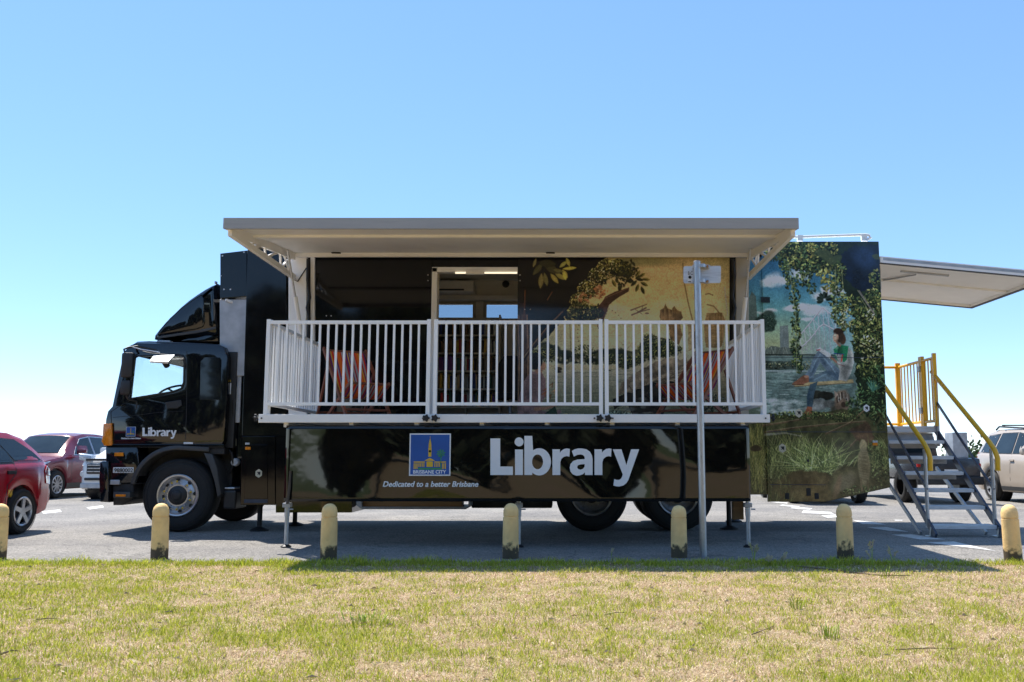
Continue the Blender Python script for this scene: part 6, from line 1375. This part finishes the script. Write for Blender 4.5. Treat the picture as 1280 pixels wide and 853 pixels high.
# --- beige SUV on the right
def beige_front(c, sp_, fl): front_common(c, M['carbeige'], 1.8, .7, (.5, .62, .80), (.78, .95), .5, .5); MB().lathe([(0, 0), (.34, 0), (.36, .04), (.36, .14), (.3, .16)], (0, 4.40, .95), 28).build('spare_wheel', M['carbeige'], c, 40); sp_('tail_lamp', [(4.25, .84), (4.38, .84), (4.38, 1.12), (4.27, 1.14)], M['redlens'], off=.012); sp_('side_emblem', [(1.6, .62), (1.78, .62), (1.78, .92), (1.6, .92)], M['blue'], sides=(-1,), off=.003)
bw = {'ws': (1.38, 1.95, .86, .88), 'rw': (4.22, 4.36, .8, .8),
      'side': [[(1.78, 1.10), (2.12, 1.50), (2.55, 1.56), (2.55, 1.11)], [(2.63, 1.11), (2.63, 1.56), (3.3, 1.56), (3.42, 1.12)], [(3.52, 1.13), (3.40, 1.55), (3.95, 1.52), (4.12, 1.15)]],
      'seams': [[(1.6, 1.05), (1.55, .4)], [(2.59, 1.08), (2.59, .36)], [(3.44, 1.1), (3.38, .95), (3.1, .75), (3.05, .36)]]}
be = car('beige_suv', 'pale beige SUV with roof bars at the right edge behind the stairs', M['carbeige'], 4.45, 1.8, 1, [(1.28, 1.05), (1.98, 1.58), (2.4, 1.67), (3.6, 1.68), (4.15, 1.60), (4.40, 1.08)],
    [(0, .7), (.08, .85), (.4, .98), (1.28, 1.05), (2.6, 1.07), (4.3, 1.10), (4.45, .95)], (.85, 3.48), .345, M['carglass'],
    suv_bits(M['carbeige'], bw, (1.72, 1.06), [[(1.3, .27), (3.0, .27), (3.02, .36), (1.28, .36)]], beige_front, [(2.42, .93), (3.28, .95)], True, 4.45, 1.8), (0, 0, 0), spokes=6)
g_ = gnd(1240, 626); be.location = (g_.x+.90, g_.y-3.48, 0)
# --- dark pickup seen through the stairs
pk = thing('dark_pickup', (0, 0, 0), 'dark grey pickup with a pale tray box parked behind the boarding stairs', 'car')
MB().box((-.70, .0, .55), (.70, 2.0, 1.0), .06).build('tray', M['cargrey'], pk, 40); MB().box((-.72, -.08, .42), (.72, .02, .60), .03).build('bumper', M['chassis'], pk)
MB().box((.16, .1, 1.001), (.32, .5, 1.56), .015).box((.322, .13, 1.001), (.5, .5, 1.56), .015).build('tray_box', M['steel'], pk)
MB().prism([(-.68, 1.001), (.68, 1.001), (.6, 1.52), (.45, 1.56), (-.45, 1.56), (-.6, 1.52)], 2.05, 3.6, (), .06).build('cabin', M['cargrey'], pk, 40); MB().box((-.5, 2.035, 1.12), (.5, 2.048, 1.46)).build('rear_window', M['carglass'], pk)
MB().box((-.69, 2.01, .50), (.69, 5.0, 1.0), .08).build('body', M['cargrey'], pk, 40)
for s in (-1, 1): MB().box((s*.66-.035, -.02, .80), (s*.66+.035, .04, .88), .01).build('tail_lamp', M['redlens'], pk)
pl_ = MB().box((-.14, -.10, .63), (.24, -.085, .75), .004).build('number_plate', M['plate'], pk); text('018·578', .09, M['ink'], pl_, (-.12, -.102, .655), width=.34)
for y in (.9, 3.9):
    for s in (-1, 1):
        w_ = make_wheel(.37, .24, .21, pk, Vector((s*.74, y, .37)), False, 'steel', 'alloy', 'cartyre'); w_.rotation_euler.z = pi/2 if s > 0 else -pi/2
g_ = gnd(1128, 628); pk.location = (g_.x+.70, g_.y-.9, 0)
# --- hidden car whose wheels show under the garden picture
hc = thing('dark_blue_car', (0, 0, 0), 'dark blue parked car of which only the wheels show below the garden picture', 'car')
MB().prism([(0, .35), (4.2, .35), (4.25, .6), (4.1, .9), (3.6, .95), (3.0, 1.35), (1.8, 1.4), (1.1, .95), (.2, .8), (-.05, .55)], -.82, .82, (), .1, to=lambda x, z, y: (y, x, z)).build('body', M['carblue'], hc, 40)
for y in (.8, 3.4):
    for s in (-1, 1):
        w_ = make_wheel(.31, .20, .2, hc, Vector((s*.82, y, .31)), False, 'steel', 'alloy', 'cartyre'); w_.rotation_euler.z = pi/2 if s > 0 else -pi/2
g_ = gnd(1073, 629); hc.location = (g_.x-.72, g_.y-.8, 0)
# ================================================================== turf: single blades
def noise2(x, y, s, seed):
    r = np.random.default_rng(seed); g = r.random((64, 64)); u = (x*s) % 63; v = (y*s) % 63
    i = u.astype(int); j = v.astype(int); fu = u-i; fv = v-j; fu = fu*fu*(3-2*fu); fv = fv*fv*(3-2*fv)
    return (g[i, j]*(1-fu)+g[i+1, j]*fu)*(1-fv)+(g[i, j+1]*(1-fu)+g[i+1, j+1]*fu)*fv
def grass_field(name, N, y0, y1, hmin, hmax, wd, greenish, label, edge=False):
    y = RNG.uniform(y0, y1, N) if edge else y0+(y1-y0)*RNG.random(N)**1.15
    xl = (-60-VPX)/F*y-1.6; xr = (1340-VPX)/F*y+1.6; x = xl+(xr-xl)*RNG.random(N)
    patch = .22*noise2(x+50, y+50, .8, 1)+.33*noise2(x+50, y+50, 4.3, 2)+.45*noise2(x+50, y+50, 11.3, 3)
    patch = (patch-.5)*1.9+.335+greenish-.055*x+.18*np.clip((y-7.6)/1, 0, 1)
    green = RNG.random(N) < np.clip(patch, .05, .85)
    h = (hmin+(hmax-hmin)*RNG.random(N)**1.6)*(1+.5*(noise2(x+3, y+8, 3.1, 8) > .68))*np.where(green, 1.05, .6)*(.75+.5*noise2(x+9, y+9, 1.7, 5))
    flat = np.where(green, RNG.uniform(.25, 1.1, N), RNG.uniform(.9, 2.6, N))
    a = RNG.uniform(0, 2*pi, N); b = RNG.uniform(0, 2*pi, N)
    w = wd*RNG.uniform(.6, 1.3, N)*(y/5.5)**.5
    base = np.stack([x, y, np.full(N, .004)], 1)
    lean = np.stack([np.cos(a)*h*flat, np.sin(a)*h*flat, np.zeros(N)], 1); side = np.stack([np.cos(b)*w/2, np.sin(b)*w/2, np.zeros(N)], 1)
    upv = np.stack([np.zeros(N), np.zeros(N), h], 1)
    mid = base+lean*.38+upv*.62; tip = base+lean+upv*.95
    tip[~green, 2] *= .6; mid[~green, 2] *= .85
    V = np.stack([base-side, base+side, mid+side*.75, mid-side*.75, tip], 1).reshape(-1, 3)
    i0 = np.arange(N)*5
    quads = np.stack([i0, i0+1, i0+2, i0+3], 1); tris = np.stack([i0+3, i0+2, i0+4], 1)
    loops = np.empty((N, 7), int); loops[:, :4] = quads; loops[:, 4:] = tris
    me = bpy.data.meshes.new(name); me.vertices.add(N*5); me.vertices.foreach_set('co', V.ravel().astype(np.float32))
    me.loops.add(N*7); me.loops.foreach_set('vertex_index', loops.ravel().astype(np.int32))
    me.polygons.add(N*2); ls = np.stack([np.arange(N)*7, np.arange(N)*7+4], 1).ravel(); me.polygons.foreach_set('loop_start', ls.astype(np.int32))
    me.update(calc_edges=True)
    gc = np.array([[.42, .46, .04], [.50, .53, .055], [.26, .37, .03], [.60, .60, .12], [.54, .54, .08]]); sc = np.array([[.76, .60, .40], [.62, .45, .29], [.86, .75, .55], [.34, .21, .13], [.80, .65, .44]])
    col = np.where(green[:, None], gc[RNG.integers(0, 5, N)], sc[RNG.integers(0, 5, N)])*RNG.uniform(.55, 1.3, (N, 1))
    ca = me.attributes.new('Col', 'FLOAT_COLOR', 'POINT'); c4 = np.ones((N*5, 4), np.float32); c4[:, :3] = np.repeat(col, 5, 0); ca.data.foreach_set('color', c4.ravel())
    me.materials.append(M['turf']); return tag(link(name, me), label, 'grass', kind='stuff')
M['turf'] = attr_mat('turf_blades', 'Col', .85, .15, .4)
grass_field('lawn_grass', 560000, 3.4, YG+.02, .007, .040, .0038, .0, 'short mown lawn, part green and part dry straw')
grass_field('lawn_edge_grass', 19000, YG-.25, YG+.07, .02, .06, .005, .4, 'longer green grass along the asphalt edge', True)
# leaf litter, twigs, grass tufts and seed heads
M['litter'] = mat('dry_leaf', (.42, .33, .20), .8, var=.35); M['twig'] = mat('dry_twig', (.17, .12, .075), .9, var=.3)
M['tuft'] = mat('fresh_grass', (.30, .40, .05), .7, var=.3); M['seed'] = mat('seed_head', (.45, .40, .27), .8, var=.2)
lf = MB(); rl = random.Random(9)
for k in range(420):
    y = rl.uniform(3.7, 8.3); x = rl.uniform((-20-VPX)/F*y, (1300-VPX)/F*y); a = rl.uniform(0, 6.3); L = rl.uniform(.01, .035); W_ = L*rl.uniform(.12, .3); z = rl.uniform(.012, .03); t = rl.uniform(-.01, .02)
    c_, s_ = cos(a), sin(a); lf.add([(x-c_*L, y-s_*L, z), (x+s_*W_, y-c_*W_, z+t), (x+c_*L, y+s_*L, z+.005), (x-s_*W_, y+c_*W_, z+t*.5)], [(0,1,2), (0,2,3)])
tag(lf.build('leaf_litter', M['litter']), 'small dry leaves scattered over the lawn', 'leaf litter', kind='stuff')
def twig(pts, r, lb):
    P_ = [gnd(x, y) for x, y in pts]; o = MB().path([(p.x, p.y, .016+.004*math.sin(i*2.1)) for i, p in enumerate(P_)], [r*.6*q_ for q_ in ([1, .8, .5] if len(P_) == 3 else [1, .9, .8, .7, .5])], 6).build('twig', M['twig']); top(o, (P_[0].x, P_[0].y, 0)); return tag(o, lb, 'twig')
twig([(996, 710), (1030, 714), (1080, 719), (1105, 722), (1138, 722.5)], .011, 'long dark fallen twig on the lawn beyond the mound, below the right shade line')
twig([(940, 797), (952, 793), (968, 785)], .006, 'short curved twig lying right of the lawn centre')
twig([(1120, 816), (1160, 815), (1195, 814)], .006, 'thin straight twig lying towards the lower right of the lawn')
twig([(756, 772), (770, 769.5), (783, 768.5)], .006, 'small twig lying near the middle of the lawn')
twig([(0, 822), (14, 818), (24, 817)], .010, 'pale twig at the lower left edge of the lawn'); twig([(45, 778), (60, 777), (72, 776)], .007, 'thin pale twig on the left of the lawn')
def tuft(px, py, n, h, lb, spread=.05):
    g = gnd(px, py); r = random.Random(px); q = MB()
    for _ in range(n):
        a = r.uniform(0, 6.3); d = r.uniform(0, spread); L = h*r.uniform(.5, 1.1); ln = r.uniform(.2, .9); b = Vector((cos(a)*d, sin(a)*d, 0)); s_ = Vector((-sin(a), cos(a), 0))*.0035
        m_ = b+Vector((cos(a)*L*ln*.4, sin(a)*L*ln*.4, L*.65)); t = b+Vector((cos(a)*L*ln, sin(a)*L*ln, L*.95)); q.add([b-s_, b+s_, m_+s_*.8, m_-s_*.8, t], [(0,1,2,3), (3,2,4)])
    o = q.build('grass_tuft', M['tuft']); o.location = (g.x, g.y, .004); return tag(o, lb, kind='stuff')
tuft(996, 762, 14, .11, 'tall upright green grass tuft right of the lawn centre'); tuft(1035, 797, 34, .08, 'wide green grass tuft in the right half of the lawn', .12); tuft(455, 782, 70, .07, 'dark green spreading tuft left of the lawn centre', .2); tuft(1110, 722, 24, .09, 'green tuft beside the long dark twig', .12); 
def weed(px, py, n, h, lb):
    g = gnd(px, py); r = random.Random(px); o = thing('seeding_weed', (g.x, g.y, 0), lb, 'weed', 'seeding weeds along the edge of the lawn')
    s_ = MB(); hd = MB()
    for _ in range(n):
        a = r.uniform(0, 6.3); L = h*r.uniform(.6, 1.05); ln = r.uniform(.1, .5); P_ = [Vector((g.x, g.y, 0)), Vector((g.x+cos(a)*L*ln*.4, g.y+sin(a)*L*ln*.4, L*.6)), Vector((g.x+cos(a)*L*ln, g.y+sin(a)*L*ln, L))]
        s_.path(P_, .0022, 4)
        for k in range(10): q = P_[1].lerp(P_[2], .3+.7*k/9)+Vector((r.gauss(0, .008), r.gauss(0, .008), r.gauss(0, .004))); hd.box(q-Vector((.004, .004, .006)), q+Vector((.004, .004, .006)))
    s_.build('stem', M['tuft'], o); hd.build('seed_head', M['seed'], o)
weed(1091, 709, 4, .24, 'tallest pale seeding weed, right of the last but one bollard'); weed(1116, 707, 4, .17, 'small seeding weed farthest right along the lawn edge'); weed(942, 702, 7, .2, 'bushy seeding weed by the right balcony leg'); weed(962, 708, 8, .12, 'low seeding weed between sign pole and bollard'); weed(978, 707, 6, .12, 'low seeding weed left of the bollard below the garden picture'); weed(764, 697, 3, .1, 'tiny seeding weed in the shade under the balcony')
# far shrub seen past the stairs
fs_ = thing('far_shrub', (gnd(1218, 596).x, gnd(1218, 596).y, 0), 'small far green shrub seen past the right side of the stairs', 'shrub')
q = MB(); b = org(fs_); r = random.Random(2)
for _ in range(900):
    p = Vector((r.gauss(0, .6), r.gauss(0, .6), 1.0+r.gauss(0, .4))); u = Vector((r.uniform(-1, 1), r.uniform(-1, 1), r.uniform(-1, 1))).normalized()*.12; v_ = u.cross(Vector((r.random(), r.random(), r.random()))).normalized()*.06
    p = p+b; q.add([p-u, p+v_, p+u, p-v_], [(0,1,2,3)])
q.build('foliage', mat('shrub_leaf', (.06, .10, .03), .8, var=.4), fs_); MB().tube(b, b+Vector((0, 0, .9)), .05, 8).build('stem', M['bark'], fs_)

# wood behind the photographer: it shows only as the dark band mirrored in the truck's paint
q = MB(); r = random.Random(31)
wx = [(-36+7*k+r.uniform(-2, 2), -22+r.uniform(-4, 4), r.uniform(9, 13)) for k in range(11)]+[(-36+2.6*k+r.uniform(-1, 1), -19+r.uniform(-2, 2), r.uniform(3, 4.5)) for k in range(28)]
lv = []
for x, y, h in wx:
    for _ in range(1700 if h > 5 else 260):
        a = r.uniform(0, 6.3); e = r.uniform(-1, 1); d = r.random()**.4; R_ = h*.42
        lv.append((x+cos(a)*sqrt(1-e*e)*d*R_, y+sin(a)*sqrt(1-e*e)*d*R_, max(.4, h*.56+e*d*h*.46)))
    q.path([(x, y, 0), (x+.2, y, h*.3), (x-.1, y+.1, h*.7)], [.28, .2, .08], 8)
P_ = np.array(lv); n_ = len(P_); u = RNG.normal(size=(n_, 3)); u /= np.linalg.norm(u, axis=1)[:, None]; v_ = np.cross(u, RNG.normal(size=(n_, 3))); v_ /= np.linalg.norm(v_, axis=1)[:, None]
V = np.stack([P_-u*.62, P_+v_*.42, P_+u*.62, P_-v_*.42], 1).reshape(-1, 3)
q.add([tuple(p) for p in V], [(4*i, 4*i+1, 4*i+2, 4*i+3) for i in range(n_)])
tag(link('wood', q.mesh('wood', mat('wood_leaf', (.04, .052, .02), .8, var=.5, scale=1.5))), 'dark trees across the lawn, behind the photographer', 'trees', kind='stuff')
